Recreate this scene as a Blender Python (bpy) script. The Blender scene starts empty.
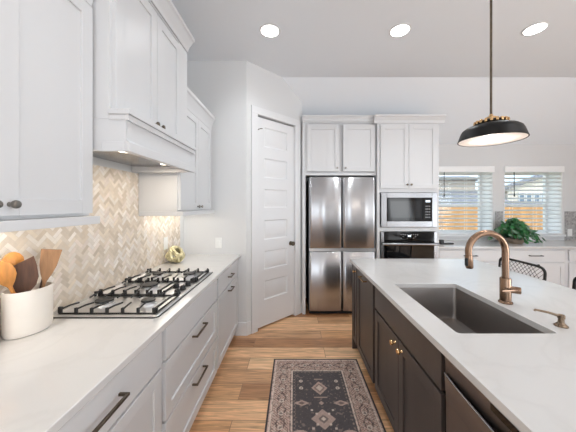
import bpy, bmesh, math, random
import numpy as np
from mathutils import Vector, Matrix
random.seed(7)
sc = bpy.context.scene
COL = sc.collection
PI = math.pi

# ------------------------------------------------------------------ camera
cam_d = bpy.data.cameras.new('camera')
cam_d.sensor_width = 36.0
cam_d.lens = 255 * 36.0 / 576
cam_d.shift_x = -6 / 576
cam_d.shift_y = -10.4 / 576
cam_d.clip_start = 0.02
cam = bpy.data.objects.new('camera', cam_d)
COL.objects.link(cam)
cam.location = (0, 0, 1.46)
cam.rotation_euler = (PI / 2, 0, 0)
sc.camera = cam

# ------------------------------------------------------------------ world, sun, big lights, exposure
sc.view_settings.view_transform = 'Standard'
sc.view_settings.look = 'None'
sc.view_settings.gamma = 1.0
sc.view_settings.use_curve_mapping = False
sc.view_settings.exposure = 0.3

w = bpy.data.worlds.new('sky'); sc.world = w; w.use_nodes = True
nt = w.node_tree; nt.nodes.clear()
wo = nt.nodes.new('ShaderNodeOutputWorld'); bg = nt.nodes.new('ShaderNodeBackground')
tc = nt.nodes.new('ShaderNodeTexCoord'); sep = nt.nodes.new('ShaderNodeSeparateXYZ')
cr = nt.nodes.new('ShaderNodeValToRGB')
nt.links.new(tc.outputs['Generated'], sep.inputs[0]); nt.links.new(sep.outputs['Z'], cr.inputs[0])
cr.color_ramp.elements[0].position = 0.0; cr.color_ramp.elements[0].color = (0.34, 0.42, 0.50, 1)
cr.color_ramp.elements[1].position = 0.35; cr.color_ramp.elements[1].color = (0.09, 0.23, 0.42, 1)
nz = nt.nodes.new('ShaderNodeTexNoise'); nz.inputs['Scale'].default_value = 3.0; nz.inputs['Detail'].default_value = 6
nt.links.new(tc.outputs['Generated'], nz.inputs['Vector'])
cr2 = nt.nodes.new('ShaderNodeValToRGB'); cr2.color_ramp.elements[0].position = .44; cr2.color_ramp.elements[1].position = .62
nt.links.new(nz.outputs['Fac'], cr2.inputs[0])
mx = nt.nodes.new('ShaderNodeMixRGB'); mx.inputs[2].default_value = (1, 1, 1, 1)
nt.links.new(cr2.outputs[0], mx.inputs[0]); nt.links.new(cr.outputs[0], mx.inputs[1])
nt.links.new(mx.outputs[0], bg.inputs[0]); bg.inputs[1].default_value = 3.2
nt.links.new(bg.outputs[0], wo.inputs[0])

sun_d = bpy.data.lights.new('sun', 'SUN'); sun_d.energy = 1.7; sun_d.angle = 0.02; sun_d.color = (1, .95, .86)
sun = bpy.data.objects.new('sun', sun_d); COL.objects.link(sun)
sun.rotation_euler = Vector((-0.45, 0.85, -0.95)).to_track_quat('-Z', 'Y').to_euler()

def area(name, loc, direction, sx, sy, power, color=(1, 1, 1)):
    d = bpy.data.lights.new(name, 'AREA'); d.shape = 'RECTANGLE'; d.size = sx; d.size_y = sy
    d.energy = power; d.color = color
    o = bpy.data.objects.new(name, d); COL.objects.link(o); o.location = loc
    o.rotation_euler = Vector(direction).to_track_quat('-Z', 'Z').to_euler()
    return o
# added fill lamps at unseen openings behind the camera and in the right wall
REAR = [(-1.1, -0.2), (0.65, 1.65), (4.15, 5.1)]
P_REAR = 17.5
for a, b in REAR:
    area('rear_fill_lamp', ((a + b) / 2, -4.45, 1.35), (0, 1, .7), b - a, 2.3, P_REAR * (b - a) / 1.2, (.86, .94, 1))
area('right_fill_lamp', (5.28, -1.2, 1.3), (-1, .1, .35), 2.2, 2.2, 88, (.85, .93, 1))
DOWNLIGHT_W = 3.6

# ------------------------------------------------------------------ material helpers
def s2l(c):
    return tuple(((v / 255) / 12.92 if v / 255 <= .04045 else ((v / 255 + .055) / 1.055) ** 2.4) for v in c)

def mat(name, rgb, rough=.5, metal=0., noise=0., nscale=20., stretch=(1, 1, 1), bump=0., bscale=None, coat=0., spec=.5, rvar=0.):
    m = bpy.data.materials.new(name); m.use_nodes = True
    t = m.node_tree; b = t.nodes['Principled BSDF']
    c = s2l(rgb)
    b.inputs['Base Color'].default_value = (*c, 1); b.inputs['Roughness'].default_value = rough
    b.inputs['Metallic'].default_value = metal; b.inputs['Specular IOR Level'].default_value = spec
    b.inputs['Coat Weight'].default_value = coat
    if noise or bump or rvar:
        g = t.nodes.new('ShaderNodeTexCoord'); mp = t.nodes.new('ShaderNodeMapping'); mp.inputs['Scale'].default_value = stretch
        t.links.new(g.outputs['Object'], mp.inputs[0])
        n = t.nodes.new('ShaderNodeTexNoise'); n.inputs['Scale'].default_value = nscale; n.inputs['Detail'].default_value = 5
        t.links.new(mp.outputs[0], n.inputs['Vector'])
        if noise:
            r = t.nodes.new('ShaderNodeValToRGB')
            r.color_ramp.elements[0].position = .3; r.color_ramp.elements[1].position = .7
            r.color_ramp.elements[0].color = (*[x * (1 - noise) for x in c], 1)
            r.color_ramp.elements[1].color = (*[min(1, x * (1 + noise)) for x in c], 1)
            t.links.new(n.outputs['Fac'], r.inputs[0]); t.links.new(r.outputs[0], b.inputs['Base Color'])
        if rvar:
            mr = t.nodes.new('ShaderNodeMapRange'); mr.inputs[3].default_value = rough - rvar; mr.inputs[4].default_value = rough + rvar
            t.links.new(n.outputs['Fac'], mr.inputs[0]); t.links.new(mr.outputs[0], b.inputs['Roughness'])
        if bump:
            n2 = t.nodes.new('ShaderNodeTexNoise'); n2.inputs['Scale'].default_value = bscale or nscale
            t.links.new(mp.outputs[0], n2.inputs['Vector'])
            bp = t.nodes.new('ShaderNodeBump'); bp.inputs['Strength'].default_value = bump; bp.inputs['Distance'].default_value = .01
            t.links.new(n2.outputs['Fac'], bp.inputs['Height']); t.links.new(bp.outputs[0], b.inputs['Normal'])
    return m

def emit(name, rgb, strength):
    m = bpy.data.materials.new(name); m.use_nodes = True; t = m.node_tree; b = t.nodes['Principled BSDF']
    b.inputs['Base Color'].default_value = (*rgb, 1)
    b.inputs['Emission Color'].default_value = (*rgb, 1); b.inputs['Emission Strength'].default_value = strength
    return m

def attr_mat(name, rough, noise=.15, nscale=60., bump=0.):
    m = bpy.data.materials.new(name); m.use_nodes = True; t = m.node_tree; b = t.nodes['Principled BSDF']
    a = t.nodes.new('ShaderNodeVertexColor'); a.layer_name = 'col'
    n = t.nodes.new('ShaderNodeTexNoise'); n.inputs['Scale'].default_value = nscale; n.inputs['Detail'].default_value = 6
    g = t.nodes.new('ShaderNodeTexCoord'); t.links.new(g.outputs['Object'], n.inputs['Vector'])
    mr = t.nodes.new('ShaderNodeMapRange'); mr.inputs[3].default_value = 1 - noise; mr.inputs[4].default_value = 1 + noise
    t.links.new(n.outputs['Fac'], mr.inputs[0])
    mu = t.nodes.new('ShaderNodeVectorMath'); mu.operation = 'SCALE'
    t.links.new(a.outputs['Color'], mu.inputs[0]); t.links.new(mr.outputs[0], mu.inputs['Scale'])
    t.links.new(mu.outputs[0], b.inputs['Base Color']); b.inputs['Roughness'].default_value = rough
    if bump:
        bp = t.nodes.new('ShaderNodeBump'); bp.inputs['Strength'].default_value = bump; bp.inputs['Distance'].default_value = .003
        t.links.new(n.outputs['Fac'], bp.inputs['Height']); t.links.new(bp.outputs[0], b.inputs['Normal'])
    return m

def floor_mat():
    m = bpy.data.materials.new('oak_plank_floor'); m.use_nodes = True; t = m.node_tree; b = t.nodes['Principled BSDF']
    g = t.nodes.new('ShaderNodeTexCoord')
    br = t.nodes.new('ShaderNodeTexBrick'); br.offset = .37; br.inputs['Scale'].default_value = 1.0
    br.inputs['Brick Width'].default_value = 1.15; br.inputs['Row Height'].default_value = .178
    br.inputs['Mortar Size'].default_value = .0022; br.inputs['Mortar Smooth'].default_value = .3
    br.inputs['Color1'].default_value = (0, 0, 0, 1); br.inputs['Color2'].default_value = (1, 1, 1, 1); br.inputs['Mortar'].default_value = (.5, .5, .5, 1)
    mpb = t.nodes.new('ShaderNodeMapping'); mpb.inputs['Location'].default_value = (0.42, 0.045, 0)
    t.links.new(g.outputs['Object'], mpb.inputs[0]); t.links.new(mpb.outputs[0], br.inputs['Vector'])
    rp = t.nodes.new('ShaderNodeValToRGB')
    els = rp.color_ramp.elements
    els[0].position = 0; els[0].color = (*s2l((168, 118, 80)), 1)
    els[1].position = 1; els[1].color = (*s2l((250, 210, 166)), 1)
    e = els.new(.35); e.color = (*s2l((238, 192, 148)), 1)
    e = els.new(.7); e.color = (*s2l((210, 160, 116)), 1)
    t.links.new(br.outputs['Color'], rp.inputs[0])
    # grain, shifted per plank
    add = t.nodes.new('ShaderNodeVectorMath'); add.operation = 'MULTIPLY_ADD'
    add.inputs[1].default_value = (1.2, 16, 1)
    sc3 = t.nodes.new('ShaderNodeVectorMath'); sc3.operation = 'SCALE'; sc3.inputs['Scale'].default_value = 37
    t.links.new(br.outputs['Color'], sc3.inputs[0]); t.links.new(g.outputs['Object'], add.inputs[0]); t.links.new(sc3.outputs[0], add.inputs[2])
    n = t.nodes.new('ShaderNodeTexNoise'); n.inputs['Scale'].default_value = 2.6; n.inputs['Detail'].default_value = 8; n.inputs['Distortion'].default_value = 1.2
    t.links.new(add.outputs[0], n.inputs['Vector'])
    mr = t.nodes.new('ShaderNodeMapRange'); mr.inputs[1].default_value = .25; mr.inputs[2].default_value = .75
    mr.inputs[3].default_value = .52; mr.inputs[4].default_value = 1.4
    t.links.new(n.outputs['Fac'], mr.inputs[0])
    mu = t.nodes.new('ShaderNodeVectorMath'); mu.operation = 'SCALE'
    t.links.new(rp.outputs[0], mu.inputs[0]); t.links.new(mr.outputs[0], mu.inputs['Scale'])
    mxx = t.nodes.new('ShaderNodeMixRGB'); mxx.inputs[2].default_value = (*s2l((140, 104, 78)), 1)
    t.links.new(br.outputs['Fac'], mxx.inputs[0]); t.links.new(mu.outputs[0], mxx.inputs[1])
    t.links.new(mxx.outputs[0], b.inputs['Base Color']); b.inputs['Roughness'].default_value = .34
    bp = t.nodes.new('ShaderNodeBump'); bp.inputs['Strength'].default_value = .15; bp.inputs['Distance'].default_value = .004
    t.links.new(n.outputs['Fac'], bp.inputs['Height']); t.links.new(bp.outputs[0], b.inputs['Normal'])
    return m

def quartz_mat(name, base, vein, amount):
    m = bpy.data.materials.new(name); m.use_nodes = True; t = m.node_tree; b = t.nodes['Principled BSDF']
    g = t.nodes.new('ShaderNodeTexCoord')
    n = t.nodes.new('ShaderNodeTexNoise'); n.inputs['Scale'].default_value = 2.2; n.inputs['Detail'].default_value = 9; n.inputs['Distortion'].default_value = 1.4
    t.links.new(g.outputs['Object'], n.inputs['Vector'])
    r = t.nodes.new('ShaderNodeValToRGB'); e = r.color_ramp.elements
    e[0].position = .46; e[0].color = (0, 0, 0, 1); e[1].position = .54; e[1].color = (0, 0, 0, 1)
    x = e.new(.5); x.color = (amount,) * 3 + (1,)
    t.links.new(n.outputs['Fac'], r.inputs[0])
    mx = t.nodes.new('ShaderNodeMixRGB'); mx.inputs[1].default_value = (*s2l(base), 1); mx.inputs[2].default_value = (*s2l(vein), 1)
    t.links.new(r.outputs[0], mx.inputs[0]); t.links.new(mx.outputs[0], b.inputs['Base Color'])
    b.inputs['Roughness'].default_value = .14
    return m

def mosaic_mat():
    m = bpy.data.materials.new('grey_marble_mosaic'); m.use_nodes = True; t = m.node_tree; b = t.nodes['Principled BSDF']
    g = t.nodes.new('ShaderNodeTexCoord'); mp = t.nodes.new('ShaderNodeMapping'); mp.inputs['Rotation'].default_value = (PI / 2, 0, 0)
    t.links.new(g.outputs['Object'], mp.inputs[0])
    v = t.nodes.new('ShaderNodeTexVoronoi'); v.inputs['Scale'].default_value = 38; v.distance = 'CHEBYCHEV'
    t.links.new(g.outputs['Object'], v.inputs['Vector'])
    r = t.nodes.new('ShaderNodeValToRGB'); e = r.color_ramp.elements
    e[0].color = (*s2l((128, 126, 126)), 1); e[1].color = (*s2l((196, 194, 192)), 1)
    t.links.new(v.outputs['Color'], r.inputs[0]); t.links.new(r.outputs[0], b.inputs['Base Color'])
    b.inputs['Roughness'].default_value = .3
    return m

def glass_mat():
    m = bpy.data.materials.new('window_glass'); m.use_nodes = True; t = m.node_tree; t.nodes.clear()
    o = t.nodes.new('ShaderNodeOutputMaterial'); x = t.nodes.new('ShaderNodeMixShader')
    tr = t.nodes.new('ShaderNodeBsdfTransparent'); gl = t.nodes.new('ShaderNodeBsdfGlossy'); gl.inputs['Roughness'].default_value = .02
    x.inputs[0].default_value = .025
    tr.inputs[0].default_value = (.96, .98, .97, 1)
    t.links.new(tr.outputs[0], x.inputs[1]); t.links.new(gl.outputs[0], x.inputs[2])
    t.links.new(x.outputs[0], o.inputs[0]); return m

def brushed(name, rgb, rough, aniso, rot):
    m = mat(name, rgb, rough, 1.); t = m.node_tree; b = t.nodes['Principled BSDF']
    tg = t.nodes.new('ShaderNodeTangent'); tg.direction_type = 'RADIAL'; tg.axis = 'Z'
    t.links.new(tg.outputs[0], b.inputs['Tangent']); b.inputs['Anisotropic'].default_value = aniso; b.inputs['Anisotropic Rotation'].default_value = rot
    return m

M = dict(
    fsteel=brushed('brushed_refrigerator_steel', (184, 184, 186), .26, .8, .25),
    wall=mat('grey_wall_paint', (220, 220, 220), .75, bump=.06, bscale=160),
    ceil=mat('ceiling_paint', (234, 237, 241), .85, bump=.05, bscale=120),
    trim=mat('white_trim_paint', (228, 228, 229), .4, rvar=.05),
    cab=mat('white_cabinet_paint', (216, 216, 217), .38, rvar=.06, nscale=3),
    inside=mat('cabinet_interior', (150, 145, 138), .6),
    esp=mat('espresso_cabinet_paint', (76, 68, 64), .38, noise=.12, nscale=6, stretch=(1, 1, .2)),
    black=mat('matte_black', (14, 14, 14), .5),
    quartz=quartz_mat('white_quartz', (208, 206, 204), (186, 183, 181), .16),
    floor=floor_mat(),
    steel=mat('brushed_stainless', (146, 146, 148), .24, 1., rvar=.05, nscale=4, stretch=(60, 60, .6)),
    dsteel=mat('dark_stainless', (150, 140, 134), .38, 1., rvar=.06, nscale=4, stretch=(1, 1, 60)),
    sink=mat('brushed_sink_steel', (146, 141, 138), .34, 1., rvar=.06, nscale=5, stretch=(40, 1, 1)),
    tray=mat('cooktop_steel', (215, 215, 216), .34, 1., rvar=.05, nscale=5, stretch=(1, 40, 1)),
    iron=mat('cast_iron', (24, 24, 25), .45, bump=.1, bscale=200),
    glass=mat('black_glass', (8, 8, 9), .05, spec=.35),
    brass=mat('antique_brass', (216, 180, 132), .22, 1., noise=.15, nscale=30),
    copper=mat('champagne_bronze', (142, 116, 97), .24, 1., rvar=.05, nscale=20),
    bronze=mat('dark_bronze_pull', (112, 102, 90), .32, 1., noise=.2, nscale=40),
    sbronze=mat('antique_nickel_bronze', (140, 122, 104), .28, 1., rvar=.05),
    nickel=mat('satin_nickel', (150, 146, 140), .3, 1., rvar=.05),
    shade=mat('black_enamel', (12, 12, 13), .42, spec=.3, rvar=.05),
    shadein=mat('white_enamel', (240, 232, 226), .5, rvar=.05),
    ceramic=mat('cream_ceramic', (238, 230, 220), .35, noise=.03, nscale=8),
    wood_o=mat('orange_maple', (204, 138, 70), .45, noise=.25, nscale=6, stretch=(8, 8, 1)),
    wood_d=mat('walnut', (92, 64, 50), .5, noise=.35, nscale=6, stretch=(10, 10, 1)),
    wood_l=mat('light_oak', (172, 128, 90), .5, noise=.25, nscale=6, stretch=(10, 10, 1)),
    wood_r=mat('reddish_wood', (128, 66, 36), .45, noise=.3, nscale=6, stretch=(10, 10, 1)),
    gold=mat('pale_gold', (216, 206, 166), .32, .45, noise=.25, nscale=25),
    plastic=mat('white_plastic', (238, 238, 236), .35),
    slat=mat('white_blind_slat', (246, 246, 245), .5),
    wire=mat('black_wire', (20, 20, 21), .45),
    leaf=mat('green_leaf', (44, 104, 56), .38, noise=.6, nscale=16),
    leaf2=mat('grey_green_leaf', (104, 134, 112), .5, noise=.3, nscale=9),
    stem=mat('plant_stem', (92, 92, 52), .6, noise=.2),
    pot=mat('stone_pot', (146, 130, 112), .6, noise=.12, nscale=14),
    fence=mat('cedar_fence', (190, 138, 84), .7, noise=.25, nscale=4, stretch=(1, 1, .15)),
    siding=mat('cream_siding', (222, 214, 200), .8, noise=.05),
    shingle=mat('grey_shingle', (122, 122, 128), .9, noise=.35, nscale=7, stretch=(1, 1, 3)),
    tan=mat('tan_brick', (184, 170, 156), .9, noise=.25, nscale=6, stretch=(1, 1, 3)),
    hglass=mat('house_window_glass', (96, 120, 138), .1),
    lawn=mat('lawn', (96, 112, 66), .95, noise=.3, nscale=9),
    mosaic=mosaic_mat(), pane=glass_mat(),
    bulb=emit('lamp_diffuser', (1, .97, .93), 9.0), led=emit('warm_led_strip', (1, .9, .75), 3.0),
    disp=emit('display_digits', (.75, .88, 1), .9),
    tile=attr_mat('herringbone_travertine', .38, .12, 45, .05), rug=attr_mat('woven_rug', .95, .35, 90, .5),
)

def slat_mat():
    m = bpy.data.materials.new('white_vinyl_slat'); m.use_nodes = True; t = m.node_tree; b = t.nodes['Principled BSDF']
    b.inputs['Base Color'].default_value = (.9, .9, .9, 1); b.inputs['Roughness'].default_value = .45
    n = t.nodes.new('ShaderNodeTexNoise'); n.inputs['Scale'].default_value = 12
    r = t.nodes.new('ShaderNodeValToRGB'); r.color_ramp.elements[0].color = (.86, .86, .86, 1); r.color_ramp.elements[1].color = (.93, .93, .93, 1)
    t.links.new(n.outputs['Fac'], r.inputs[0]); t.links.new(r.outputs[0], b.inputs['Base Color'])
    tl = t.nodes.new('ShaderNodeBsdfTranslucent'); tl.inputs[0].default_value = (.9, .9, .88, 1)
    x = t.nodes.new('ShaderNodeMixShader'); x.inputs[0].default_value = .5
    t.links.new(b.outputs[0], x.inputs[1]); t.links.new(tl.outputs[0], x.inputs[2]); t.links.new(x.outputs[0], t.nodes['Material Output'].inputs[0])
    return m
M['vinyl'] = slat_mat()
# ------------------------------------------------------------------ mesh helpers
WL = {}
def wloc(o): return WL.get(o.name, Vector((0, 0, 0)))

class MB:
    def __init__(s): s.v = []; s.f = []
    def add(s, vs, fs):
        k = len(s.v); s.v += [tuple(p) for p in vs]; s.f += [tuple(i + k for i in f) for f in fs]; return s
    def box(s, x0, x1, y0, y1, z0, z1):
        vs = [(x, y, z) for x in (x0, x1) for y in (y0, y1) for z in (z0, z1)]
        return s.add(vs, [(0, 1, 3, 2), (4, 6, 7, 5), (0, 4, 5, 1), (2, 3, 7, 6), (0, 2, 6, 4), (1, 5, 7, 3)])
    def boxT(s, T, u0, u1, n0, n1, v0, v1):
        vs = [T(u, n, v) for u in (u0, u1) for n in (n0, n1) for v in (v0, v1)]
        return s.add(vs, [(0, 1, 3, 2), (4, 6, 7, 5), (0, 4, 5, 1), (2, 3, 7, 6), (0, 2, 6, 4), (1, 5, 7, 3)])
    def prism(s, poly, ext):
        n = len(poly); e = Vector(ext); a = [Vector(p) for p in poly]; b = [p + e for p in a]
        return s.add(a + b, [tuple(range(n)), tuple(range(2 * n - 1, n - 1, -1))] + [(i, (i + 1) % n, n + (i + 1) % n, n + i) for i in range(n)])
    def lathe(s, prof, c=(0, 0, 0), axis=(0, 0, 1), seg=24, sx=1., sy=1., cap=True):
        R = Vector((0, 0, 1)).rotation_difference(Vector(axis).normalized()).to_matrix()
        c = Vector(c); vs = []; fs = []; m = len(prof)
        for r, z in prof:
            for k in range(seg):
                a = 2 * PI * k / seg
                vs.append(c + R @ Vector((r * math.cos(a) * sx, r * math.sin(a) * sy, z)))
        for i in range(m - 1):
            for k in range(seg):
                fs.append((i * seg + k, i * seg + (k + 1) % seg, (i + 1) * seg + (k + 1) % seg, (i + 1) * seg + k))
        if cap:
            fs.append(tuple(range(seg))[::-1]); fs.append(tuple((m - 1) * seg + k for k in range(seg)))
        return s.add(vs, fs)
    def tube(s, pts, r, seg=10, closed=False):
        pts = [Vector(p) for p in pts]; n = len(pts); vs = []; fs = []
        rs = r if isinstance(r, (list, tuple)) else [r] * n
        prev = None
        for i, p in enumerate(pts):
            if closed: t = pts[(i + 1) % n] - pts[i - 1]
            else: t = pts[min(i + 1, n - 1)] - pts[max(i - 1, 0)]
            t.normalize()
            if prev is None:
                up = Vector((0, 0, 1)) if abs(t.z) < .9 else Vector((1, 0, 0))
                a = t.cross(up).normalized()
            else:
                a = (prev - t * prev.dot(t)).normalized()
            prev = a; b = t.cross(a)
            for k in range(seg):
                q = 2 * PI * k / seg
                vs.append(p + (a * math.cos(q) + b * math.sin(q)) * rs[i])
        for i in range(n if closed else n - 1):
            j = (i + 1) % n
            for k in range(seg):
                fs.append((i * seg + k, i * seg + (k + 1) % seg, j * seg + (k + 1) % seg, j * seg + k))
        if not closed:
            fs.append(tuple(range(seg))[::-1]); fs.append(tuple((n - 1) * seg + k for k in range(seg)))
        return s.add(vs, fs)
    def build(s, name, m, parent=None, bevel=0., seg=2, angle=.6, label=None, recalc=True):
        o0 = wloc(parent) if parent else Vector((0, 0, 0))
        me = bpy.data.meshes.new(name)
        me.from_pydata([tuple(Vector(p) - o0) for p in s.v], [], s.f)
        if recalc:
            bm = bmesh.new(); bm.from_mesh(me); bmesh.ops.recalc_face_normals(bm, faces=bm.faces); bm.to_mesh(me); bm.free()
        me.shade_smooth(); me.set_sharp_from_angle(angle=angle)
        me.materials.append(M[m] if isinstance(m, str) else m)
        o = bpy.data.objects.new(name, me); COL.objects.link(o)
        WL[o.name] = o0
        if parent: o.parent = parent
        if bevel:
            b = o.modifiers.new('bevel', 'BEVEL'); b.width = bevel; b.segments = seg; b.limit_method = 'ANGLE'; b.angle_limit = .7
        if label: o['label'] = label
        return o

def thing(name, label, cat, loc, group=None):
    o = bpy.data.objects.new(name, None); o.empty_display_size = .1; COL.objects.link(o)
    o.location = loc; WL[o.name] = Vector(loc)
    o['label'] = label; o['category'] = cat
    if group: o['group'] = group
    return o
def tag(o, label, cat, group=None, kind=None):
    o['label'] = label; o['category'] = cat
    if group: o['group'] = group
    if kind: o['kind'] = kind
    return o
def solo(mb, name, m, label, cat, loc, group=None, **k):
    """a thing that is one mesh, with its origin at its base"""
    t = MB(); t.v = [tuple(Vector(p) - Vector(loc)) for p in mb.v]; t.f = mb.f
    o = t.build(name, m, None, **k); o.location = loc; WL[o.name] = Vector(loc)
    return tag(o, label, cat, group)
def struct(mb, name, m, label, parent=None, **k):
    o = mb.build(name, m, parent, **k); o['kind'] = 'structure'
    if label: o['label'] = label
    return o
def dup(root, loc, label, group=None):
    r = root.copy(); COL.objects.link(r); r.location = loc; r['label'] = label
    if group: r['group'] = group
    for ch in list(root.children):
        c = ch.copy(); COL.objects.link(c); c.parent = r
        for g in ch.children:
            d = g.copy(); COL.objects.link(d); d.parent = c
    return r

def FX(x0): return lambda u, n, v: (x0 + n, u, v)      # faces +X, u runs along +Y
def FXn(x0): return lambda u, n, v: (x0 - n, u, v)     # faces -X
def FY(y0): return lambda u, n, v: (u, y0 - n, v)      # faces the camera

def shaker(T, u0, u1, v0, v1, th=.02, st=.058, rec=.009):
    mb = MB()
    mb.boxT(T, u0, u0 + st, 0, th, v0, v1); mb.boxT(T, u1 - st, u1, 0, th, v0, v1)
    mb.boxT(T, u0 + st, u1 - st, 0, th, v0, v0 + st); mb.boxT(T, u0 + st, u1 - st, 0, th, v1 - st, v1)
    mb.boxT(T, u0 + st - .002, u1 - st + .002, .001, th - rec, v0 + st - .002, v1 - st + .002)
    return mb
def slab(T, u0, u1, v0, v1, th=.02):
    return MB().boxT(T, u0, u1, 0, th, v0, v1)
def pull(T, u, v, L, n0=.02, w=.010, d=.030):
    mb = MB()
    for q in (-1, 1):
        mb.boxT(T, u + q * L / 2 - (w if q > 0 else 0), u + q * L / 2 + (w if q < 0 else 0), n0, n0 + d, v - w / 2, v + w / 2)
    mb.boxT(T, u - L / 2, u + L / 2, n0 + d - .004, n0 + d + .007, v - w / 2, v + w / 2)
    return mb
def knob(T, u, v, n0=.02, r=.015):
    c = Vector(T(u, n0, v)); ax = Vector(T(u, n0 + 1, v)) - c
    return MB().lathe([(r * .55, 0), (r * .45, .004), (r * .4, .012), (r * .9, .017), (r, .022), (r * .85, .028), (r * .3, .030)], c, ax, 16)
def carcass(x0, x1, y0, y1, z0, z1, t=.018, open_side='+x', top=True):
    mb = MB()
    mb.box(x0, x1, y0, y0 + t, z0, z1); mb.box(x0, x1, y1 - t, y1, z0, z1)
    mb.box(x0, x1, y0 + t, y1 - t, z0, z0 + t)
    if top: mb.box(x0, x1, y0 + t, y1 - t, z1 - t, z1)
    if open_side == '+x': mb.box(x0, x0 + t, y0 + t, y1 - t, z0 + t, z1 - t)
    if open_side == '-x': mb.box(x1 - t, x1, y0 + t, y1 - t, z0 + t, z1 - t)
    return mb
def face_frame(T, u0, u1, v0, v1, n0=-.02, n1=0., st=.022, mids=()):
    mb = MB()
    mb.boxT(T, u0, u0 + st, n0, n1, v0, v1); mb.boxT(T, u1 - st, u1, n0, n1, v0, v1)
    mb.boxT(T, u0 + st, u1 - st, n0, n1, v0, v0 + st); mb.boxT(T, u0 + st, u1 - st, n0, n1, v1 - st, v1)
    for m_ in mids: mb.boxT(T, u0 + st, u1 - st, n0, n1, m_ - st / 2, m_ + st / 2)
    return mb
def crown_prof(T, u0, u1, v0, v1, proj, n0=0.):
    """a crown moulding run: cove-like profile swept along u"""
    h = v1 - v0
    prof = [(n0, v0), (n0 + .012, v0), (n0 + .014, v0 + .12 * h), (n0 + .35 * proj, v0 + .35 * h), (n0 + .8 * proj, v0 + .72 * h), (n0 + proj, v0 + .8 * h), (n0 + proj, v1), (n0, v1)]
    a = [Vector(T(u0, n, v)) for n, v in prof]; e = Vector(T(u1, 0, 0)) - Vector(T(u0, 0, 0))
    return MB().prism(a, e)

# ------------------------------------------------------------------ room shell
XL, XR, YB, YR, H = -1.238, 5.3, 4.02, -4.5, 3.09
YC = 3.24                                                   # where the ceiling starts to slope
struct(MB().box(XL - .1, XR + .1, YR - .1, YB + .3, -.06, 0), 'floor', 'floor', 'warm oak plank floor')
cm = MB()
cm.prism([(XL - .1, YR - .1, H), (XL - .1, YC, H), (XL - .1, YB + .05, 2.39), (XL - .1, YB + .05, 2.45), (XL - .1, YC + .02, H + .06), (XL - .1, YR - .1, H + .06)], (XR - XL + .2, 0, 0))
struct(cm, 'ceiling', 'ceil', 'pale grey ceiling, flat then sloping down to the window wall', angle=.3)
struct(MB().box(XL - .1, XL, YR, YB + .28, 0, H), 'wall_left', 'wall', 'grey left wall behind the cabinets')
struct(MB().box(XL, -.535, 2.87, 2.97, 0, H), 'wall_end', 'wall', 'grey short wall at the end of the left worktop')
# angled pantry wall with a door opening
A = Vector((-.535, 2.87)); B = Vector((.11, 3.49)); D = (B - A); LEN = D.length; du = D / LEN; dn = Vector((du.y, -du.x))
def FA(u, n, v): p = A + du * u + dn * n; return (p.x, p.y, v)
t0, t1 = .167 * LEN, .831 * LEN; DTOP = 2.515
wa = MB()
wa.boxT(FA, 0, t0 - .012, -.1, 0, 0, H); wa.boxT(FA, t1 + .012, LEN, -.1, 0, 0, H); wa.boxT(FA, t0 - .012, t1 + .012, -.1, 0, DTOP + .012, H)
struct(wa, 'wall_pantry', 'wall', 'grey angled wall around the pantry door')
struct(MB().box(.01, .11, 3.49, YB, 0, H - .1), 'wall_alcove', 'wall', 'grey side wall of the refrigerator alcove')
WIN = [(2.222, 3.137), (3.318, 4.233)]; WZ0, WZ1 = .99, 2.05
wb = MB(); WT = YB + .28
xs = [XL - .1, WIN[0][0], WIN[0][1], WIN[1][0], WIN[1][1], XR]
for i in range(0, 5, 2): wb.box(xs[i], xs[i + 1], YB, WT, 0, 2.43)
for a, b in WIN: wb.box(a, b, YB, WT, 0, WZ0); wb.box(a, b, YB, WT, WZ1, 2.43)
struct(wb, 'wall_back', 'wall', 'grey wall with two windows above the worktop')
wr = MB()
wr.box(XR, XR + .1, YR, -2.35, 0, H); wr.box(XR, XR + .1, -.05, YB + .28, 0, H); wr.box(XR, XR + .1, -2.35, -.05, 2.42, H)
struct(wr, 'wall_right', 'wall', 'grey right wall with an opening added for fill light')
wq = MB(); edges = [XL - .1] + [e for ab in REAR for e in ab] + [XR + .1]
for i in range(0, len(edges), 2): wq.box(edges[i], edges[i + 1], YR - .1, YR, 0, H)
for a, b in REAR: wq.box(a, b, YR - .1, YR, 0, .18); wq.box(a, b, YR - .1, YR, 2.52, H)
struct(wq, 'wall_rear', 'wall', 'grey living room wall with three tall openings placed for window light')
# baseboards
struct(MB().box(-.66, -.522, 2.855, 2.87, 0, .15).boxT(FA, 0, .06 * LEN, 0, .015, 0, .15), 'baseboard_end', 'trim', 'white baseboard at the pantry corner', bevel=.004)
struct(MB().boxT(FA, .945 * LEN, LEN, 0, .015, 0, .15), 'baseboard_alcove', 'trim', 'white baseboard between pantry door and refrigerator', bevel=.004)
# pantry door + casing
cs = MB(); ua, ub = .066 * LEN, .945 * LEN
cs.boxT(FA, ua, t0 - .006, 0, .02, 0, DTOP + .006); cs.boxT(FA, t1 + .006, ub, 0, .02, 0, DTOP + .006); cs.boxT(FA, ua, ub, 0, .02, DTOP + .006, 2.605)
cs.boxT(FA, t0 - .011, t0 - .003, -.098, .0, 0, DTOP + .011); cs.boxT(FA, t1 + .003, t1 + .011, -.098, .0, 0, DTOP + .011); cs.boxT(FA, t0 - .003, t1 + .003, -.098, 0, DTOP + .003, DTOP + .011)
struct(cs, 'trim_1', 'trim', 'white casing around the pantry door', bevel=.003)
dl = MB(); dz0 = .022
pu0, pu1 = .285 * LEN, .70 * LEN
rows = [(2.165, 2.40), (1.795, 2.03), (1.435, 1.66), (1.05, 1.287), (.694, .916), (.33, .558)]
dl.boxT(FA, t0, pu0, -.045, -.006, dz0, DTOP - .014); dl.boxT(FA, pu1, t1, -.045, -.006, dz0, DTOP - .014)
DLT = DTOP - .014
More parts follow.
